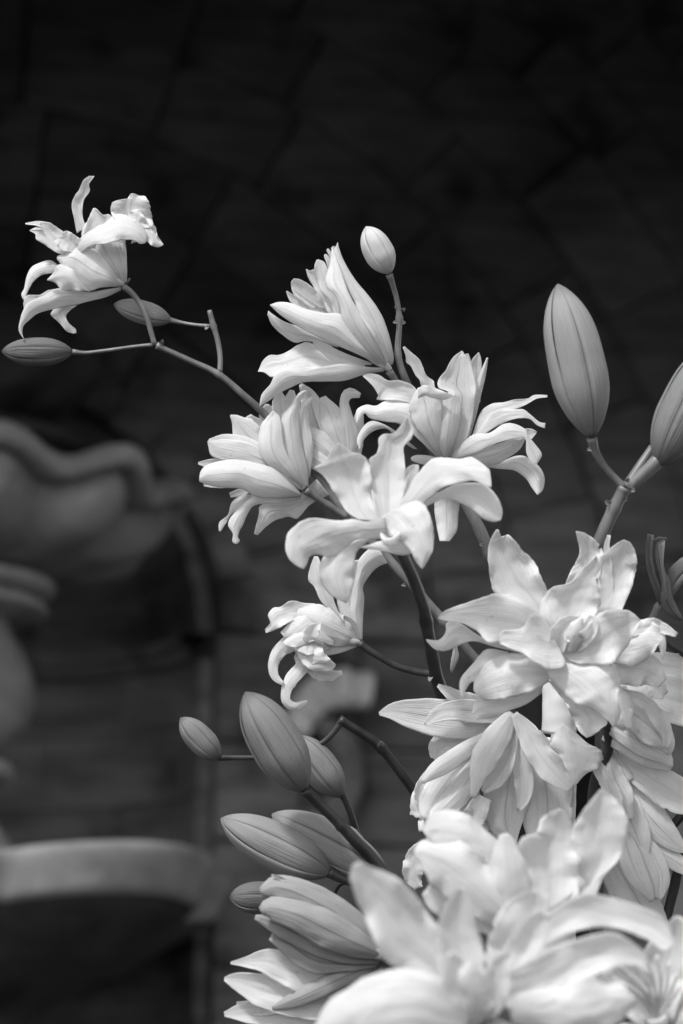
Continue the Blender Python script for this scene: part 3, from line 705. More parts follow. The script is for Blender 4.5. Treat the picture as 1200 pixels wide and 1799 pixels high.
F3 = flower(C, (778, 806, 0), (790, 750, -45), 7, 0, [
    ('E', [(700,420),(720,240),(722,170),(760,123)], [(770,400),(778,240),(775,160),(762,123)], (-20,-16,-8), Q(cup=0.2, ruf=.15, rag=.03)),
    ('E', [(700,640),(725,420),(762,260),(805,153)], [(735,520),(772,370),(800,250),(814,153)], (-12,-6,0), T(cup=-.4, ruf=.02)),
    ('E', [(440,470),(440,300),(410,250),(385,200),(360,180),(355,140),(340,95)], [(550,470),(518,310),(510,280),(470,250),(450,200),(430,160),(390,125),(350,90)], (-14,-12,-4), Q(cup=0.2, ruf=.15, rag=.03)),
    ('E', [(480,600),(430,400),(410,320),(330,280),(260,280),(210,250),(160,240),(118,250)], [(440,600),(390,430),(330,392),(250,388),(193,385),(205,365),(180,320),(150,285),(120,257)], (-4,0,12), Q(cup=0.2, ruf=.15, rag=.03, tilt=.2)),
    ('E', [(420,660),(300,560),(200,508),(150,510),(110,550),(85,610),(100,665)], [(400,660),(300,590),(250,547),(180,560),(130,600),(110,640),(105,665)], (-10,-6,4), T(cup=-.4, ruf=.05, rag=.01)),
    ('E', [(545,690),(460,520),(400,420),(330,390),(250,390),(190,420),(140,413),(90,435),(78,470),(80,520)], [(530,705),(420,600),(330,525),(240,508),(160,490),(130,462),(105,490),(84,522)], (0,20,28), T(cup=-.4, ruf=.05, rag=.01, tilt=.3)),
    ('E', [(555,720),(560,560),(590,440),(600,350),(537,320),(540,270),(580,222),(590,200),(620,150),(665,115)], [(640,720),(700,600),(732,480),(742,380),(748,310),(730,220),(705,130),(690,140),(670,115)], (0,8,4), T(cup=.1, ruf=.12, rag=.02, tilt=-.15)),
    ('E', [(550,715),(480,620),(410,540),(375,440),(400,360),(425,320)], [(568,715),(565,560),(560,440),(556,380),(500,340),(440,315)], (2,34,32), T(cup=-.3, ruf=.05, tilt=.2)),
    ('E', [(425,330),(460,305),(530,325),(600,353),(628,365)], [(425,418),(500,408),(560,390),(600,378),(626,370)], (34,42,40), Q(cup=-.3, ruf=.15, tilt=-.4)),
    ([(784, 804, 5), (786, 770, 15), (790, 735, 20), (794, 705, 18), (800, 690, 6)], (10, 28, 22), T(cup=-.3, roll=15)),
    ('E', [(720,600),(770,460),(830,410),(900,400),(960,385),(1030,380),(1070,360),(1142,360)], [(730,620),(800,510),(880,470),(960,440),(1020,415),(1080,382),(1142,372)], (-4,2,14), Q(cup=0.1, ruf=.15, rag=.03, tilt=.3)),
    ('E', [(700,660),(800,500),(880,442),(960,440),(1010,440),(1050,470),(1100,510),(1132,515)], [(720,680),(800,575),(880,525),(960,492),(1040,492),(1085,528),(1128,545)], (0,10,20), Q(cup=-.1, ruf=.15, tilt=.2, rag=.03)),
    ('E', [(950,560),(1040,545),(1085,562)], [(950,600),(1040,610),(1080,575)], (4,8,8), Q(cup=0.2, ruf=.15, rag=.03)),
    ('E', [(620,710),(800,650),(900,620),(980,590),(1010,590)], [(640,735),(840,748),(930,705),(990,660),(1022,600)], (0,12,14), T(cup=-.4, ruf=.05, rag=.01, tilt=-.3)),
    ('E', [(760,745),(880,730),(960,700),(1020,700),(1090,750),(1125,810),(1120,880),(1090,915)], [(770,755),(880,770),(960,780),(1020,822),(1060,880),(1086,914)], (-4,2,14), T(cup=-.4, ruf=.05, rag=.01)),
    ('E', [(600,705),(720,585),(820,570),(900,520),(960,520),(1020,550),(1040,590),(1080,640),(1112,690),(1085,742)], [(640,720),(780,665),(880,622),(980,600),(1022,602),(1025,680),(1055,735),(1085,745)], (6,30,38), T(cup=-.2, ruf=.1, rag=.02, tilt=.2)),
    ([(770, 808, 4), (748, 808, 8), (730, 806, 6), (722, 806, 2)], (-10, -12, -8), T()),
    ('E', [(520,900),(515,990),(530,1100),(545,1170)], [(662,900),(650,1010),(640,1110),(600,1172)], (-30,-34,-22), T(cup=-.4, ruf=.05, rag=.01, tilt=-.15)),
], 'wide spreading bloom', tf=(600, 580, 3.158))

# ---------------------------------------------------------------- spray B: dark stem, centre
Bs = thing('lily_spray', P(790, 1260, 120), 'dark lily stem in the centre with the brightest cupped bloom above a drooping curled bloom', 'flower', GR)
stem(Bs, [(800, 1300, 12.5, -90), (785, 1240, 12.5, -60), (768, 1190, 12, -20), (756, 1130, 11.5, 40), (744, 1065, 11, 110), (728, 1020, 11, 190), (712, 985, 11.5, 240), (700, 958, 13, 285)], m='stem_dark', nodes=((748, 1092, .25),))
stem(Bs, [(762, 1184, 7, -16), (735, 1181, 6.5, -14), (695, 1170, 6, -8), (660, 1150, 6, 0), (640, 1137, 6.5, 2), (631, 1130, 8, 4)], m='stem_dark', name='pedicel')
scar(Bs, 757, 1190, -2, -.3, .9, 9, 4); scar(Bs, 712, 1028, -30, -.9, .1, 8, 3)
F6 = flower(Bs, (700, 960, 0), (668, 900, 50), 12, 290, [
    ('E', [(640,520),(665,380),(668,300),(700,275)], [(690,470),(705,370),(732,310),(728,275)], (-14,-12,-8), Q(cup=0.2, ruf=.15, rag=.03)),
    ('E', [(430,550),(370,510),(315,430),(265,350),(240,320),(207,292),(250,265),(275,235),(292,200),(325,165)], [(530,560),(500,450),(492,330),(480,260),(440,220),(400,215),(365,190),(330,165)], (4,-18,8), Q(cup=0.25, ruf=.15, rag=.03)),
    ('E', [(530,560),(495,430),(485,330),(482,250),(520,220),(528,180),(530,140),(560,120),(600,120),(640,80),(668,35)], [(620,560),(655,440),(668,370),(665,300),(655,195),(668,170),(695,140),(705,100),(690,70),(672,33)], (4,-24,0), Q(cup=0.3, ruf=.15, rag=.03)),
    ('E', [(700,490),(820,420),(900,380),(980,366),(1060,375),(1120,430),(1150,500),(1145,550)], [(720,510),(850,450),(930,465),(1000,500),(1050,545),(1100,563),(1140,555)], (6,14,20), Q(cup=-.3, ruf=.08, tilt=.3, rag=.02)),
    ('E', [(620,500),(690,380),(750,290),(800,245),(870,240),(940,247),(990,235),(1040,262),(1085,300)], [(680,520),(790,440),(860,390),(940,367),(1000,355),(1060,375),(1095,390),(1092,340),(1087,305)], (8,30,36), Q(cup=-.15, ruf=.12, tilt=.3, rag=.03)),
    ('E', [(470,680),(560,655),(640,670),(720,700)], [(420,690),(480,700),(560,712),(640,730),(700,720)], (20,24,16), T(cup=-.3, ruf=.02, tilt=.2)),
    ('E', [(440,620),(350,680),(260,730),(230,800),(240,870),(290,930),(352,965),(370,970)], [(520,630),(430,700),(408,760),(405,830),(402,880),(385,940),(368,972)], (2,30,24), Q(cup=-.3, ruf=.1, rag=.03)),
    ('E', [(540,540),(590,630),(650,670),(690,710),(715,760),(745,797)], [(640,480),(730,455),(780,510),(805,600),(805,690),(785,740),(752,797)], (14,44,42), Q(cup=-.25, ruf=.1, tilt=.1, rag=.03)),
    ('E', [(560,540),(470,560),(400,548),(320,556),(230,543),(160,550),(110,580),(70,630),(60,690),(80,750),(120,785),(150,798)], [(580,650),(430,650),(370,690),(320,733),(270,738),(220,725),(182,738),(170,770),(155,798)], (14,42,44), Q(cup=-.2, ruf=.1, tilt=-.2, rag=.03)),
], 'brightest cupped bloom', tf=(480, 720, 2.857))
F8 = flower(Bs, (632, 1129, 0), (560, 1110, 0), 7, 0, [
    ('E', [(520,520),(450,400),(428,250),(450,140)], [(562,520),(562,400),(552,250),(565,120)], (-12,-16,-8), T(cup=-.2, ruf=.08)),
    ('E', [(545,525),(500,400),(510,300),(530,200),(540,130),(600,65),(640,60)], [(562,525),(565,420),(571,320),(565,260),(600,200),(640,160),(687,140)], (-8,-12,0), T(cup=-.4, ruf=.05, rag=.01, tilt=-.2)),
    ('E', [(540,530),(440,400),(360,340),(320,260),(290,225),(300,160),(320,106)], [(556,530),(530,440),(470,400),(465,432),(420,330),(385,220),(340,108)], (0,16,10), T(cup=.15, ruf=.1, tilt=.2)),
    ([(632, 1130, 4), (600, 1134, 12), (570, 1134, 17), (545, 1124, 16), (525, 1110, 8)], (-2, 8, 2), T(cup=-.3)),
    ([(632, 1130, 4), (605, 1116, 23), (575, 1102, 33), (545, 1090, 30), (520, 1082, 14)], (0, 24, 14), T(cup=-.3, ruf=.08)),
    ('E', [(420,400),(340,350),(270,340),(205,330),(150,360),(115,365),(88,400),(100,440),(73,472)], [(420,460),(280,445),(210,432),(140,470),(100,485),(77,492)], (4,12,16), Q(cup=.1, ruf=.25, tilt=.2, rag=.03)),
    ([(550, 1125, 12), (540, 1146, 18), (555, 1162, 17), (575, 1170, 10), (589, 1168, 3)], (20, 34, 34), Q(cup=-.2, ruf=.2, rag=.1)),
    ([(535, 1120, 12), (510, 1130, 15), (490, 1145, 12), (480, 1168, 9), (483, 1188, 7), (498, 1202, 3)], (6, 10, 16), Q(cup=-.3, ruf=.15)),
    ([(545, 1145, 10), (530, 1172, 12), (512, 1192, 12), (502, 1212, 9), (502, 1232, 8), (517, 1243, 7), (540, 1232, 2)], (12, 14, 16), Q(cup=-.3, ruf=.12, roll=(0, 40))),
    ([(540, 1165, 8), (558, 1180, 14), (580, 1186, 11), (601, 1181, 3)], (-2, 0, 4), T(cup=-.2, ruf=.2, rag=.15)),
    ([(560, 1115, 14), (540, 1135, 22), (530, 1155, 16), (518, 1160, 5)], (0, 6, 4), Q(cup=.2, ruf=.3)),
    ('E', [(430,430),(300,383),(220,420),(150,488)], [(420,520),(300,475),(230,522),(168,512)], (10,24,22), Q(cup=-.2, ruf=.15, rag=.05, tilt=.3)),
    ('E', [(430,470),(330,440),(240,470),(160,540)], [(420,560),(320,535),(250,562),(180,558)], (14,32,28), Q(cup=-.2, ruf=.15, rag=.05, tilt=.4)),
    ('E', [(400,540),(320,510),(250,540),(215,565),(240,590)], [(400,570),(350,580),(310,600),(270,600),(245,592)], (14,34,30), Q(cup=-.2, ruf=.15, rag=.05, tilt=.4)),
    ('E', [(300,560),(262,520),(285,460),(352,433)], [(385,560),(345,520),(350,480),(356,437)], (26,40,40), Q(cup=.3, ruf=.12, rag=.05)),
    ('E', [(260,560),(235,590),(300,645),(425,658)], [(370,540),(365,580),(400,622),(430,650)], (24,40,36), Q(cup=-.2, ruf=.12, rag=.05, tilt=.3)),
], 'drooping bloom with curled petals', tf=(440, 940, 2.857))

# ---------------------------------------------------------------- spray D: big buds on the right
D = thing('lily_spray', P(1040, 970, 60), 'lily stem on the right carrying the two largest closed buds', 'flower', GR)
stem(D, [(1020, 1020, 14, 130), (1052, 955, 12.5, 150), (1074, 905, 11.5, 160), (1098, 856, 11, 170)], nodes=((1098, 856, .35), (1078, 892, .2)))
stem(D, [(1096, 856, 7.5, 170), (1078, 838, 6.5, 174), (1058, 815, 6.5, 180), (1045, 792, 7.5, 185), (1039, 770, 9.5, 190)], name='pedicel')
stem(D, [(1100, 856, 9, 170), (1115, 832, 8, 166), (1130, 810, 8, 160), (1146, 786, 7, 150)], name='pedicel')
stem(D, [(1104, 858, 8, 174), (1125, 838, 11, 178), (1146, 818, 13, 180), (1158, 806, 12, 182)], name='pedicel')
for a in ((1071, 886, 168, -.8, -.5, 11, 5), (1096, 876, 170, .8, .3, 8, 4), (1100, 846, 182, .6, -.8, 9, 4), (1038, 790, 194, -.9, .1, 7, 4), (1110, 860, 180, .9, .3, 8, 4)): scar(D, *a)
bud(D, (1041, 769), (980, 499), 50, (190, 200), 'pale_bud', 16, 'tall upright pale bud', bend=-.012)
bud(D, (1156, 818), (1262, 600), 46, (182, 190), 'mid_bud', -14)

# ---------------------------------------------------------------- spray H: withered leaf at the right edge
H = thing('lily_spray', P(1140, 1110, 20), 'lily stem at the right edge with a dry curled brown leaf', 'flower', GR)
stem(H, [(1120, 1140, 10, -30), (1140, 1105, 9, -10), (1160, 1065, 8, 0), (1195, 1020, 7, 10), (1230, 985, 7, 10)], nodes=((1156, 1066, .4),))
ZH = (740, 900, 2.609)
outline_petal(H, [(1110,410),(1100,350),(1074,280),(1060,190),(1068,104)], [(1090,425),(1068,362),(1040,280),(1029,200),(1036,98)], (0, 6, 2), 12, tf=ZH, m='dry', name='leaf', cup=.6, ruf=.12)
outline_petal(H, [(1100,130),(1076,150),(1074,215),(1092,285),(1101,350),(1096,412),(1130,470),(1182,497)], [(1124,112),(1116,150),(1108,210),(1117,262),(1142,320),(1147,370),(1176,440),(1202,490)], (8, 22, 12), 14, tf=ZH, m='dry', name='leaf', cup=-.9, tilt=.8, ruf=.15)['label'] = 'dry curled leaf'
outline_petal(H, [(1060,128),(1090,112),(1126,118)], [(1062,136),(1095,126),(1127,122)], (12, 22, 14), 16, tf=ZH, m='dry', name='leaf', cup=-.4, ruf=.1)
outline_petal(H, [(1120,400),(1108,300),(1098,240),(1088,150)], [(1128,400),(1118,300),(1110,240),(1118,130)], (28, 34, 30), 14, tf=ZH, m='half_open', name='leaf', cup=.5, ruf=.1)
petal(H, [(1172, 1060, 4), (1185, 1025, 14), (1205, 1000, 18), (1235, 975, 4)], (0, 6, 4), 8, cup=-.5, m='dry', name='leaf', roll=20)
stem(H, [(1160, 1120, 7, -10), (1185, 1138, 6.5, -10), (1230, 1165, 6.5, -10)], m='stem_dark', name='pedicel')

# ---------------------------------------------------------------- spray E: lower left buds
E = thing('lily_spray', P(790, 1500, -60), 'thin lily stem in the lower middle with two small green buds and a cut top', 'flower', GR)
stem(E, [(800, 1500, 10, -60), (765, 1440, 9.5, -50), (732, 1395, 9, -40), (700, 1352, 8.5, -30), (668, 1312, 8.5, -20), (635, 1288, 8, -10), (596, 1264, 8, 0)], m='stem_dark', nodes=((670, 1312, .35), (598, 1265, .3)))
stem(E, [(600, 1268, 6, 0), (585, 1288, 5.2, 0), (565, 1306, 5, 0), (535, 1320, 5, 0), (500, 1328, 4.6, 0), (455, 1331, 4.4, 0), (410, 1331, 4.6, 0), (384, 1331, 6, 0)], m='stem_dark', name='pedicel')
scar(E, 668, 1310, -10, .2, -.9, 9, 6)
bud(E, (386, 1334), (317, 1261), 24, (0, 0), 'mid_bud', 25)
G_ = thing('lily_spray', P(720, 1600, -30), 'lower lily stem with a small ribbed bud hanging behind the large blurred bud', 'flower', GR)
stem(G_, [(640, 1560, 7, -30), (636, 1510, 6.5, -25), (628, 1470, 6, -20), (618, 1435, 6, -10), (606, 1405, 6, -4), (598, 1392, 7.5, 0)], m='stem_dark')
bud(G_, (602, 1400), (520, 1292), 31, (0, -6), 'mid_bud', -18)
stem(G_, [(650, 1620, 7, -30), (590, 1590, 6, -28), (540, 1580, 5, -26), (480, 1577, 6, -24)], m='stem_dark', name='pedicel')
stem(G_, [(640, 1545, 5, -26), (600, 1552, 4.5, -26), (588, 1570, 4.5, -26), (590, 1590, 5, -28)], m='stem_dark', name='pedicel')
bud(G_, (500, 1577), (403, 1576), 28, (-24, -20), 'dark_bud', 12)
# blurred nearer buds
I = thing('lily_spray', P(700, 1580, 170), 'nearer blurred lily stem in the lower left with large closed buds', 'flower', GR)
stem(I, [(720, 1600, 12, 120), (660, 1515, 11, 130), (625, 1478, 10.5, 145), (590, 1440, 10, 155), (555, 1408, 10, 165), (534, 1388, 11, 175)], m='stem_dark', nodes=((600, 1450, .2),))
bud(I, (536, 1390), (431, 1216), 45, (175, 190), 'mid_bud', -20, 'upright blurred bud')
stem(I, [(690, 1580, 10, 100), (640, 1555, 9, 100), (605, 1545, 9, 100), (578, 1532, 11, 100)], m='stem_dark', name='pedicel')
bud(I, (582, 1535), (388, 1438), 41, (100, 100), 'half_bud', 22)
bud(I, (682, 1540), (478, 1430), 42, (70, 60), 'half_bud', 14)
petal(I, [(660, 1515, 4), (640, 1490, 9), (620, 1465, 9), (600, 1448, 3)], (0, 10, 10), 110, cup=-.5, m='half_bud', name='leaf')

# ---------------------------------------------------------------- white post and black box between the blooms
post = thing('support_post', P(982, 1900, -60), 'smooth white round post standing between the right hand blooms', 'post')
def cyl_px(x, ya, yb, r, z, m, parent, name):
    v, f = tube_mesh([(x, ya, r, z), (x, (ya + yb) / 2, r, z), (x, yb, r, z)], 24)
    return link(name, v, f, M[m], parent, P(x, ya, z))
cyl_px(984, 1288, 1190, 31, -75, 'white', post, 'post_top')
cyl_px(984, 1294, 1286, 27, -75, 'black', post, 'joint_ring')
cyl_px(984, 1900, 1294, 29, -75, 'white', post, 'shaft')
bp_ = thing('black_box', P(930, 1900, -110), 'plain black box behind the white round post', 'post')
def box_px(x0, x1, ya, yb, z):
    v = []
    for y in (ya, yb):
        for (x, zz) in ((x0, z), (x1, z), (x1, z - 60), (x0, z - 60)): v.append(P(x, y, zz))
    return v
link('shaft', box_px(905, 1045, 1900, 1215, -120), [(0, 1, 2, 3), (7, 6, 5, 4), (0, 4, 5, 1), (1, 5, 6, 2), (2, 6, 7, 3), (3, 7, 4, 0)], M['black'], bp_, smoothf=False)  # plain black box filling the gap behind the white post

# ---------------------------------------------------------------- spray F: large mass of blooms on the right
Fs = thing('lily_spray', P(1010, 1900, -20), 'thick right hand lily stem with the large open star shaped bloom and several drooping blooms', 'flower', GR)
stem(Fs, [(1060, 1900, 14, -30), (1050, 1600, 13, -25), (1045, 1400, 12, -20), (1070, 1300, 11, 0), (1050, 1230, 10, 40), (1010, 1190, 10, 100), (985, 1178, 11, 150)], m='stem_dark')
stem(Fs, [(1170, 1620, 9, -60), (1185, 1560, 9, -55), (1200, 1500, 9, -50), (1230, 1420, 9, -50)], m='stem_dark')
stem(Fs, [(1120, 1560, 8, -60), (1160, 1480, 8, -60), (1205, 1425, 8, -60), (1250, 1380, 8, -60)], m='stem_dark')
petal(Fs, [(800, 1135, 3), (800, 1152, 6), (796, 1168, 5), (793, 1182, 2)], (0, 4, 0), -20, m='half_open', name='bract', cup=-.4, n=10)
F11 = flower(Fs, (900, 1252, 0), (860, 1320, 0), 11, 20, [
    ([(905, 1275, 16), (900, 1340, 36), (890, 1400, 40), (888, 1445, 32), (903, 1490, 3)], (-30, -30, -16), T(cup=-.3, ruf=.05)),
    ([(930, 1290, 20), (955, 1360, 44), (962, 1420, 46), (958, 1465, 36), (945, 1505, 12)], (-36, -36, -16), T(cup=-.25, ruf=.05)),
    ([(985, 1290, 16), (985, 1350, 26), (975, 1420, 28), (985, 1480, 14)], (-40, -40, -26), T(cup=-.25)),
    ([(895, 1272, 12), (830, 1268, 28), (775, 1262, 33), (725, 1254, 26), (690, 1250, 15), (666, 1254, 3)], (-10, 0, 6), T(cup=.1, ruf=.06)),
    ([(890, 1262, 10), (850, 1245, 20), (812, 1232, 17), (785, 1214, 9), (769, 1204, 3)], (-4, 4, 8), Q(cup=.25, ruf=.2)),
    ([(885, 1262, 10), (835, 1250, 20), (795, 1248, 17), (765, 1258, 12), (746, 1274, 2)], (4, 20, 24), T(cup=.15, ruf=.08)),
    ([(860, 1300, 10), (815, 1340, 22), (780, 1380, 28), (758, 1415, 24), (748, 1440, 8)], (-14, -6, 0), T(cup=-.3, ruf=.15)),
    ([(870, 1300, 10), (830, 1360, 20), (800, 1400, 22), (770, 1430, 16), (760, 1445, 6)], (-6, 4, 8), T(cup=-.3, ruf=.1)),
    ([(880, 1282, 6), (835, 1306, 12), (795, 1334, 16), (762, 1356, 13), (742, 1375, 3)], (6, 22, 20), T(cup=-.35)),
    ([(915, 1268, 10), (912, 1320, 14), (920, 1365, 17), (920, 1400, 13), (911, 1424, 4)], (4, 8, 8), Q(cup=.3)),
    ([(902, 1270, 8), (896, 1315, 12), (884, 1350, 16), (865, 1375, 14), (848, 1391, 4)], (8, 16, 14), Q(cup=.2, ruf=.1)),
    ([(898, 1255, 10), (880, 1285, 22), (858, 1320, 25), (845, 1350, 20), (836, 1380, 10), (831, 1402, 4)], (10, 40, 36), Q(cup=-.3, ruf=.12)),
    ([(903, 1254, 6), (925, 1285, 18), (948, 1325, 23), (975, 1358, 22), (1004, 1388, 6)], (10, 30, 34), Q(cup=.3, ruf=.2)),
    ('E', [(988,1270),(970,1297),(968,1328),(984,1346),(1006,1378)], [(1015,1290),(1033,1306),(1057,1320),(1052,1347),(1029,1360),(1011,1380)], (0,6,14), Q(cup=-.2, ruf=.15, rag=.05)),
    ([(820, 1290, 10), (795, 1305, 26), (775, 1315, 24), (765, 1335, 10)], (-30, -26, -20), Q(cup=.2, ruf=.3)),
], 'drooping bloom under the star shaped one')
F11b = flower(Fs, (845, 1400, -20), (770, 1420, 0), 10, 0, [
    ([(840, 1380, 16), (790, 1390, 32), (755, 1410, 34), (740, 1440, 20)], (0, 0, 4), Q(cup=-.3, ruf=.3, rag=.12)),
    ([(840, 1410, 16), (790, 1425, 28), (760, 1440, 26), (745, 1465, 12)], (8, 14, 12), Q(cup=-.3, ruf=.35, rag=.14)),
    ([(850, 1440, 20), (800, 1470, 30), (765, 1500, 26), (740, 1525, 12)], (-8, 0, 2), Q(cup=-.3, ruf=.35, rag=.14)),
    ([(850, 1400, 14), (830, 1440, 22), (810, 1460, 22), (800, 1480, 8)], (14, 20, 18), Q(cup=.3, ruf=.3)),
    ([(770, 1350, 10), (748, 1375, 14), (740, 1405, 12), (748, 1430, 6)], (0, 2, 4), Q(cup=.3, ruf=.4, rag=.15)),
    ([(770, 1480, 10), (735, 1500, 18), (726, 1535, 18), (735, 1560, 8)], (-4, 2, 4), Q(cup=.3, ruf=.45, rag=.15)),
], 'crumpled ruffled bloom at the left side of the mass')
F12 = flower(Fs, (1060, 1245, 0), (1150, 1300, 10), 11, 10, [
    ([(1090, 1215, 14), (1130, 1215, 28), (1175, 1225, 40), (1225, 1245, 36), (1270, 1275, 8)], (-20, -16, -4), Q(cup=.15, ruf=.08)),
    ([(1090, 1190, 14), (1130, 1175, 22), (1170, 1170, 24), (1215, 1180, 24), (1250, 1190, 8)], (-30, -26, -16), Q(cup=.2, ruf=.12)),
    ([(1060, 1290, 10), (1110, 1310, 22), (1150, 1330, 22), (1180, 1350, 6)], (-4, 12, 4), T(cup=-.3, ruf=.08)),
    ([(1056, 1270, 6), (1100, 1290, 20), (1140, 1312, 22), (1170, 1332, 12), (1180, 1348, 3)], (2, 24, 20), T(cup=-.35)),
    ([(1075, 1240, 8), (1115, 1256, 26), (1148, 1282, 30), (1170, 1308, 18), (1175, 1326, 5)], (4, 40, 34), T(cup=-.35, ruf=.1)),
    ([(1090, 1215, 6), (1130, 1230, 12), (1158, 1262, 14), (1172, 1292, 10), (1168, 1315, 4)], (30, 52, 46), Q(cup=.3, ruf=.2, roll=15)),
    ([(1090, 1205, 10), (1096, 1235, 14), (1100, 1258, 12), (1106, 1280, 4)], (30, 50, 54), Q(cup=-.3, ruf=.2)),
    ([(1080, 1190, 14), (1115, 1195, 24), (1145, 1205, 24), (1168, 1222, 8)], (0, 12, 10), Q(cup=.3, ruf=.2)),
], 'bell shaped bloom pointing right')
F13 = flower(Fs, (1075, 1320, -10), (1130, 1440, 0), 11, -10, [
    ([(1080, 1330, 14), (1120, 1352, 24), (1160, 1378, 30), (1200, 1402, 28), (1245, 1425, 6)], (-4, 4, 12), Q(cup=.2, ruf=.1)),
    ([(1090, 1360, 12), (1118, 1405, 24), (1150, 1445, 27), (1185, 1480, 17), (1212, 1497, 3)], (-10, 4, 4), T(cup=-.25, ruf=.08)),
    ([(1098, 1420, 10), (1130, 1475, 16), (1165, 1500, 16), (1200, 1522, 14), (1225, 1540, 4)], (-14, -4, 4), T(cup=-.2)),
    ([(1080, 1350, 12), (1100, 1420, 26), (1118, 1465, 26), (1130, 1500, 12), (1134, 1510, 4)], (-10, 12, 10), T(cup=-.2, ruf=.1)),
    ([(1068, 1325, 10), (1080, 1365, 18), (1096, 1400, 18), (1106, 1430, 8), (1108, 1440, 3)], (4, 26, 26), T(cup=-.4, ruf=.15)),
    ([(1045, 1340, 10), (1070, 1380, 14), (1085, 1420, 12), (1095, 1450, 4)], (10, 28, 26), Q(cup=.3, ruf=.2)),
    ([(1110, 1460, 10), (1130, 1510, 16), (1146, 1548, 13), (1154, 1580, 4)], (10, 14, 8), T(cup=-.4)),
    ([(1118, 1455, 10), (1150, 1505, 14), (1163, 1540, 14), (1162, 1565, 9), (1158, 1582, 3)], (4, 10, 8), T(cup=-.4)),
    ([(1095, 1455, 10), (1105, 1500, 19), (1120, 1538, 19), (1136, 1565, 12), (1146, 1584, 4)], (10, 26, 14), T(cup=-.4, th=.001)),
    ([(1060, 1480, 16), (1090, 1530, 34), (1120, 1580, 38), (1160, 1640, 20)], (-40, -40, -30), T(cup=-.2)),
], 'lowest drooping bloom at the right edge')
F7 = flower(Fs, (985, 1180, -50), (990, 1130, 0), 14, 200, [
    ('E', [(650,360),(680,280),(725,190),(715,120),(708,88)], [(820,300),(832,180),(800,130),(750,95),(712,86)], (-30,-40,-18), Q(cup=0.2, ruf=.15, rag=.03)),
    ([(1070, 1075, 8), (1068, 1000, 8), (1066, 960, 5), (1070, 940, 3)], (-36, -30, -20), Q(cup=.3)),
    ('E', [(780,500),(810,360),(805,230),(850,180),(900,140),(930,125)], [(920,450),(970,330),(988,230),(980,180),(960,140),(938,130)], (-16,-32,-10), Q(cup=0.2, ruf=.15, rag=.03)),
    ('E', [(520,490),(430,420),(340,370),(315,300),(306,180),(320,120),(345,78)], [(620,450),(575,350),(520,230),(470,180),(420,120),(395,101),(372,118),(355,80)], (-14,-26,-8), Q(cup=0.2, ruf=.15, rag=.03)),
    ('E', [(480,600),(300,580),(180,510),(118,505),(112,550),(80,585),(22,582)], [(480,650),(340,618),(250,592),(190,602),(130,632),(70,632),(25,592)], (-14,-2,0), Q(cup=-.2, ruf=.15, tilt=.2)),
    ('E', [(600,520),(520,450),(440,390),(350,373),(280,390),(190,420),(110,450),(78,480)], [(600,610),(480,605),(370,602),(300,592),(255,545),(190,512),(110,497),(80,487)], (-4,8,12), Q(cup=0.1, ruf=.15, rag=.03, tilt=.2)),
    ('E', [(400,640),(300,628),(240,690),(185,755),(175,800),(185,852)], [(380,720),(320,755),(270,775),(230,780),(200,822),(189,854)], (-14,0,10), Q(cup=-.3, ruf=.1, tilt=.2)),
    ('E', [(560,790),(450,840),(330,850),(250,860),(233,920)], [(550,830),(480,880),(400,910),(330,942),(260,947),(235,928)], (-20,-6,0), Q(cup=-.2, ruf=.15)),
    ('E', [(590,715),(500,655),(380,648),(290,700),(245,770),(240,815)], [(585,778),(480,832),(350,862),(280,855),(245,825)], (-4,16,12), Q(cup=-.2, ruf=.12, tilt=.2)),
    ([(1060, 1165, 16), (1100, 1172, 30), (1140, 1180, 28), (1165, 1200, 10)], (-30, -20, -20), Q(cup=-.2, ruf=.2)),
    ('E', [(860,560),(1000,510),(1060,503),(1112,550),(1122,620),(1110,672)], [(860,690),(980,702),(1060,650),(1082,610),(1100,650),(1106,676)], (-8,4,0), Q(cup=-.2, ruf=.2, tilt=.2)),
    ([(1100, 1110, 10), (1140, 1100, 14), (1165, 1104, 10), (1189, 1116, 4)], (-6, -4, 2), Q(cup=.2, ruf=.3)),
    ('E', [(580,770),(640,845),(665,880),(690,940),(722,1000),(755,1033)], [(680,800),(780,870),(855,955),(825,990),(790,1020),(758,1033)], (-12,-4,0), Q(cup=.1, ruf=.3, rag=.06)),
    ('E', [(610,690),(578,745),(640,820),(720,880),(790,905),(850,950),(880,985)], [(700,680),(860,700),(917,760),(905,850),(912,930),(884,987)], (4,32,24), Q(cup=-.18, ruf=.1, rag=.03)),
    ('E', [(620,640),(740,540),(820,460),(940,447),(1003,490)], [(640,655),(720,692),(860,697),(920,645),(965,580),(1005,500)], (0,26,26), Q(cup=0.2, ruf=.15, rag=.03, tilt=-.1)),
    ('E', [(600,580),(545,470),(560,390),(600,345),(680,322),(740,260),(803,198)], [(700,540),(790,480),(822,420),(817,360),(800,300),(817,260),(806,203)], (2,0,20), Q(cup=0.2, ruf=.15, rag=.03)),
    ('E', [(620,580),(560,480),(500,468),(460,530),(370,545),(358,590)], [(640,640),(662,700),(600,727),(540,700),(470,652),(400,622),(362,602)], (8,30,30), Q(cup=.1, ruf=.12, tilt=.1)),
    ([(982, 1146, 8), (984, 1118, 18), (1000, 1098, 18), (1020, 1090, 8)], (10, 18, 30), Q(cup=.7, ruf=.12)),
    ([(1002, 1146, 8), (1008, 1120, 14), (1014, 1100, 12), (1022, 1086, 4)], (20, 36, 36), Q(cup=-.6, ruf=.12)),
    ([(1010, 1142, 8), (1028, 1118, 14), (1038, 1098, 14), (1040, 1080, 5)], (14, 26, 30), Q(cup=.4, ruf=.12)),
], 'large open star', tf=(740, 900, 2.609))

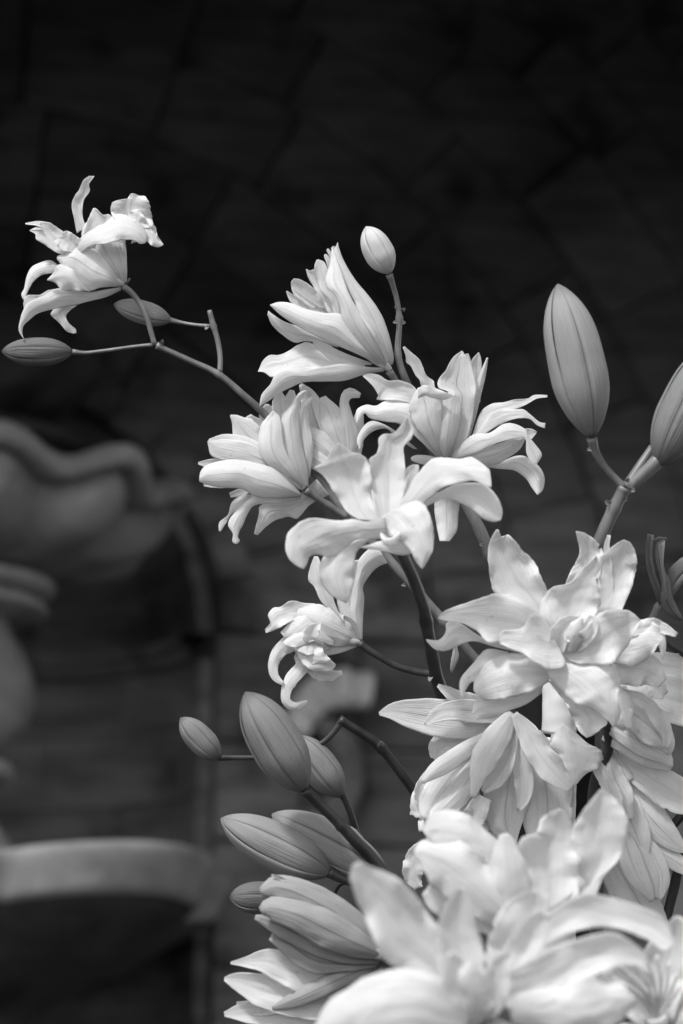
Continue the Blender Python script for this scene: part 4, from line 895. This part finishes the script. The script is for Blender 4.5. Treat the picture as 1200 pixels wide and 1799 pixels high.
# ---------------------------------------------------------------- spray J: blurred front blooms
J = thing('lily_spray', P(900, 1950, 350), 'nearest lily stem at the bottom, its large open blooms out of focus', 'flower', GR)
stem(J, [(900, 2050, 16, 700), (890, 1900, 16, 720), (865, 1830, 15, 830), (838, 1792, 15, 898)], m='stem_dark')
stem(J, [(880, 1850, 15, 740), (930, 1750, 14, 680), (950, 1640, 14, 602)], m='stem_dark', name='pedicel')
F14 = flower(J, (950, 1640, 0), (960, 1560, 20), 16, 600, [
    ('E', [(600,210),(540,160),(470,100),(400,82),(340,100),(318,150)], [(600,320),(500,250),(420,240),(360,218),(325,170)], (0,16,24), Q(cup=-.2, ruf=.12, tilt=.2)),
    ([(920, 1640, 20), (870, 1590, 40), (820, 1545, 50), (780, 1515, 44), (745, 1500, 28), (728, 1500, 8)], (10, 34, 30), Q(cup=-.3, ruf=.18)),
    ([(900, 1640, 18), (830, 1600, 30), (780, 1580, 30), (750, 1560, 14)], (0, 4, 4), Q(cup=-.3, ruf=.2)),
    ('E', [(640,420),(628,250),(650,180),(700,160),(720,110),(780,78)], [(840,420),(852,270),(840,180),(812,110),(786,82)], (0,-8,12), Q(cup=0.2, ruf=.15, rag=.03)),
    ('E', [(740,420),(830,350),(842,250),(820,170),(850,100),(918,13)], [(900,390),(930,310),(982,250),(1008,170),(1007,100),(965,40),(925,13)], (0,4,14), Q(cup=0.2, ruf=.15, rag=.03)),
    ([(930, 1650, 20), (900, 1590, 34), (893, 1530, 34), (888, 1480, 16), (885, 1465, 6)], (10, 30, 30), Q(cup=-.35, ruf=.08)),
], 'blurred bloom with broad upright petals', tf=(580, 1380, 1.9355))
F10 = flower(J, (835, 1790, 0), (850, 1700, 40), 20, 900, [
    ([(890, 1760, 30), (905, 1680, 50), (925, 1615, 46), (950, 1565, 14)], (-60, -70, -40), Q(cup=.2, ruf=.1)),
    ('E', [(640,480),(720,445),(850,370),(930,375),(1050,410),(1130,450),(1172,530)], [(700,570),(820,500),(960,485),(1080,525),(1130,562),(1168,540)], (-30,-44,-20), Q(cup=.15, ruf=.1, rag=.03)),
    ('E', [(560,700),(590,560),(640,480),(700,425),(748,448)], [(620,720),(690,610),(735,530),(752,460)], (-8,-14,8), Q(cup=.3, ruf=.08)),
    ('E', [(560,660),(720,570),(830,525),(960,500),(1060,560),(1082,602)], [(600,760),(740,745),(830,685),(900,645),(1000,615),(1078,608)], (-4,0,10), Q(cup=.2, ruf=.12, rag=.03)),
    ('E', [(600,720),(740,690),(850,650),(960,650),(1040,722)], [(620,811),(760,840),(870,850),(980,811),(1042,732)], (0,20,16), Q(cup=-.2, ruf=.12, rag=.03)),
    ('E', [(420,740),(270,640),(190,600),(150,520),(110,440),(68,320),(78,268)], [(480,640),(370,480),(280,360),(200,300),(150,280),(100,258)], (-10,0,22), Q(cup=0.15, ruf=.15, rag=.03)),
    ([(830, 1780, 20), (812, 1700, 40), (803, 1640, 38), (806, 1595, 24), (812, 1556, 5)], (0, -10, 14), Q(cup=.35, ruf=.06)),
    ([(830, 1800, 30), (740, 1765, 56), (660, 1775, 58), (590, 1820, 44), (550, 1880, 14)], (10, 40, 20), Q(cup=-.2, ruf=.08)),
    ([(840, 1800, 20), (800, 1850, 50), (770, 1920, 40), (760, 1980, 8)], (10, 30, 20), Q(cup=-.2, ruf=.08)),
    ([(860, 1800, 20), (890, 1850, 50), (940, 1920, 40), (960, 1980, 8)], (10, 30, 20), Q(cup=-.2, ruf=.08)),
    ([(835, 1790, 10), (810, 1740, 24), (800, 1700, 22), (790, 1675, 6)], (20, 36, 50), Q(cup=.5, ruf=.08)),
    ([(840, 1800, 10), (835, 1755, 20), (825, 1715, 20), (828, 1690, 5)], (30, 56, 60), Q(cup=-.4, ruf=.08)),
    ([(860, 1790, 10), (870, 1740, 24), (880, 1700, 22), (900, 1675, 6)], (20, 36, 50), Q(cup=.4, ruf=.08)),
], 'largest blurred bloom', tf=(580, 1380, 1.9355))
Kt = thing('lily_spray', P(1180, 1950, 120), 'lily stem in the bottom right corner, its bloom showing long thin filaments', 'flower', GR)
stem(Kt, [(1180, 2050, 14, 480), (1170, 1900, 13, 600), (1160, 1810, 12, 675)], m='stem_dark')
F15 = flower(Kt, (1160, 1810, 0), (1140, 1740, 30), 14, 680, [
    ([(1150, 1800, 20), (1110, 1740, 38), (1090, 1690, 34), (1085, 1650, 8)], (0, -10, 14), T(cup=.3, ruf=.1)),
    ([(1160, 1800, 20), (1165, 1720, 40), (1180, 1660, 38), (1195, 1610, 8)], (0, -20, 4), T(cup=.3, ruf=.1)),
    ([(1170, 1800, 20), (1220, 1740, 44), (1260, 1700, 40), (1300, 1660, 8)], (0, -10, 14), T(cup=.3, ruf=.1)),
    ([(1170, 1810, 20), (1220, 1820, 44), (1270, 1850, 30), (1300, 1880, 6)], (0, 10, 14), T(cup=-.2)),
    ([(1150, 1810, 20), (1110, 1840, 44), (1080, 1880, 30), (1060, 1920, 6)], (0, 10, 14), T(cup=-.2)),
    ([(1150, 1790, 10), (1130, 1765, 18), (1120, 1740, 16), (1108, 1715, 4)], (20, 30, 40), Q(cup=.5)),
], 'grey shaded bloom with thin filaments')
for i in range(8):
    a = R(200 + 22 * i); x1, y1 = 1135 + 62 * math.cos(a), 1738 + 62 * math.sin(a)
    stem(F15, [(1155, 1790, 3.2, 695), ((1155 + x1) / 2 + 6, (1790 + y1) / 2 - 8, 3, 720), (x1, y1, 2.6, 730)], m='anther', name='filament', seg=8)

L_ = thing('lily_spray', P(700, 1700, 150), 'lily stem in the bottom left with two half open side view blooms', 'flower', GR)
stem(L_, [(760, 1900, 14, 230), (730, 1760, 13, 240), (700, 1700, 12, 245), (676, 1683, 12, 248)], m='stem_dark')
F9 = flower(L_, (677, 1682, 0), (560, 1620, 0), 13, 250, [
    ([(600, 1640, 10), (550, 1600, 22), (510, 1578, 20), (480, 1560, 12), (466, 1556, 4)], (-16, -16, -10), Q(m='half_open', cup=.3)),
    ([(560, 1600, 6), (520, 1568, 8), (495, 1545, 4), (477, 1537, 2)], (10, 16, 20), Q(m='half_open', cup=.3)),
    ([(672, 1672, 10), (625, 1632, 26), (572, 1596, 30), (522, 1570, 26), (484, 1560, 22), (458, 1568, 8)], (0, 26, 20), T(m='half_open', cup=-.35, ruf=.08, th=.001)),
    ([(668, 1688, 6), (600, 1672, 20), (540, 1648, 22), (490, 1625, 18), (448, 1611, 4)], (0, 16, 12), T(m='half_open', cup=-.3, ruf=.12)),
    ([(665, 1690, 8), (600, 1694, 14), (550, 1686, 22), (510, 1660, 20), (475, 1645, 6)], (-6, 6, 6), T(m='half_open', cup=-.2, ruf=.15, rag=.1)),
    ([(676, 1680, 8), (625, 1658, 26), (572, 1632, 32), (522, 1608, 26), (475, 1596, 20), (458, 1602, 8)], (6, 44, 34), T(m='half_open', cup=-.4, ruf=.08, th=.001)),
], 'half open bloom pointing left with dark ribs')
F16 = flower(L_, (672, 1700, 0), (560, 1740, 0), 11, 220, [
    ([(600, 1790, 16), (540, 1790, 24), (480, 1782, 24), (430, 1778, 17), (394, 1782, 4)], (0, 0, 4), Q(cup=.2, ruf=.05)),
    ([(600, 1760, 12), (520, 1762, 14), (460, 1770, 14), (415, 1768, 8)], (-6, -4, 0), Q(cup=.2, ruf=.05)),
    ([(620, 1770, 14), (545, 1762, 28), (480, 1746, 30), (435, 1730, 22), (408, 1722, 12), (394, 1720, 3)], (0, 12, 16), Q(cup=.25, ruf=.12)),
    ([(630, 1740, 14), (565, 1726, 26), (515, 1706, 30), (470, 1690, 22), (435, 1690, 10), (405, 1692, 2)], (4, 18, 16), Q(cup=.15, ruf=.12)),
    ([(678, 1688, 6), (615, 1712, 14), (555, 1740, 17), (505, 1762, 11), (478, 1772, 3)], (10, 34, 24), T(m='half_open', cup=-.4, th=.001)),
], 'spreading bloom in the bottom left')
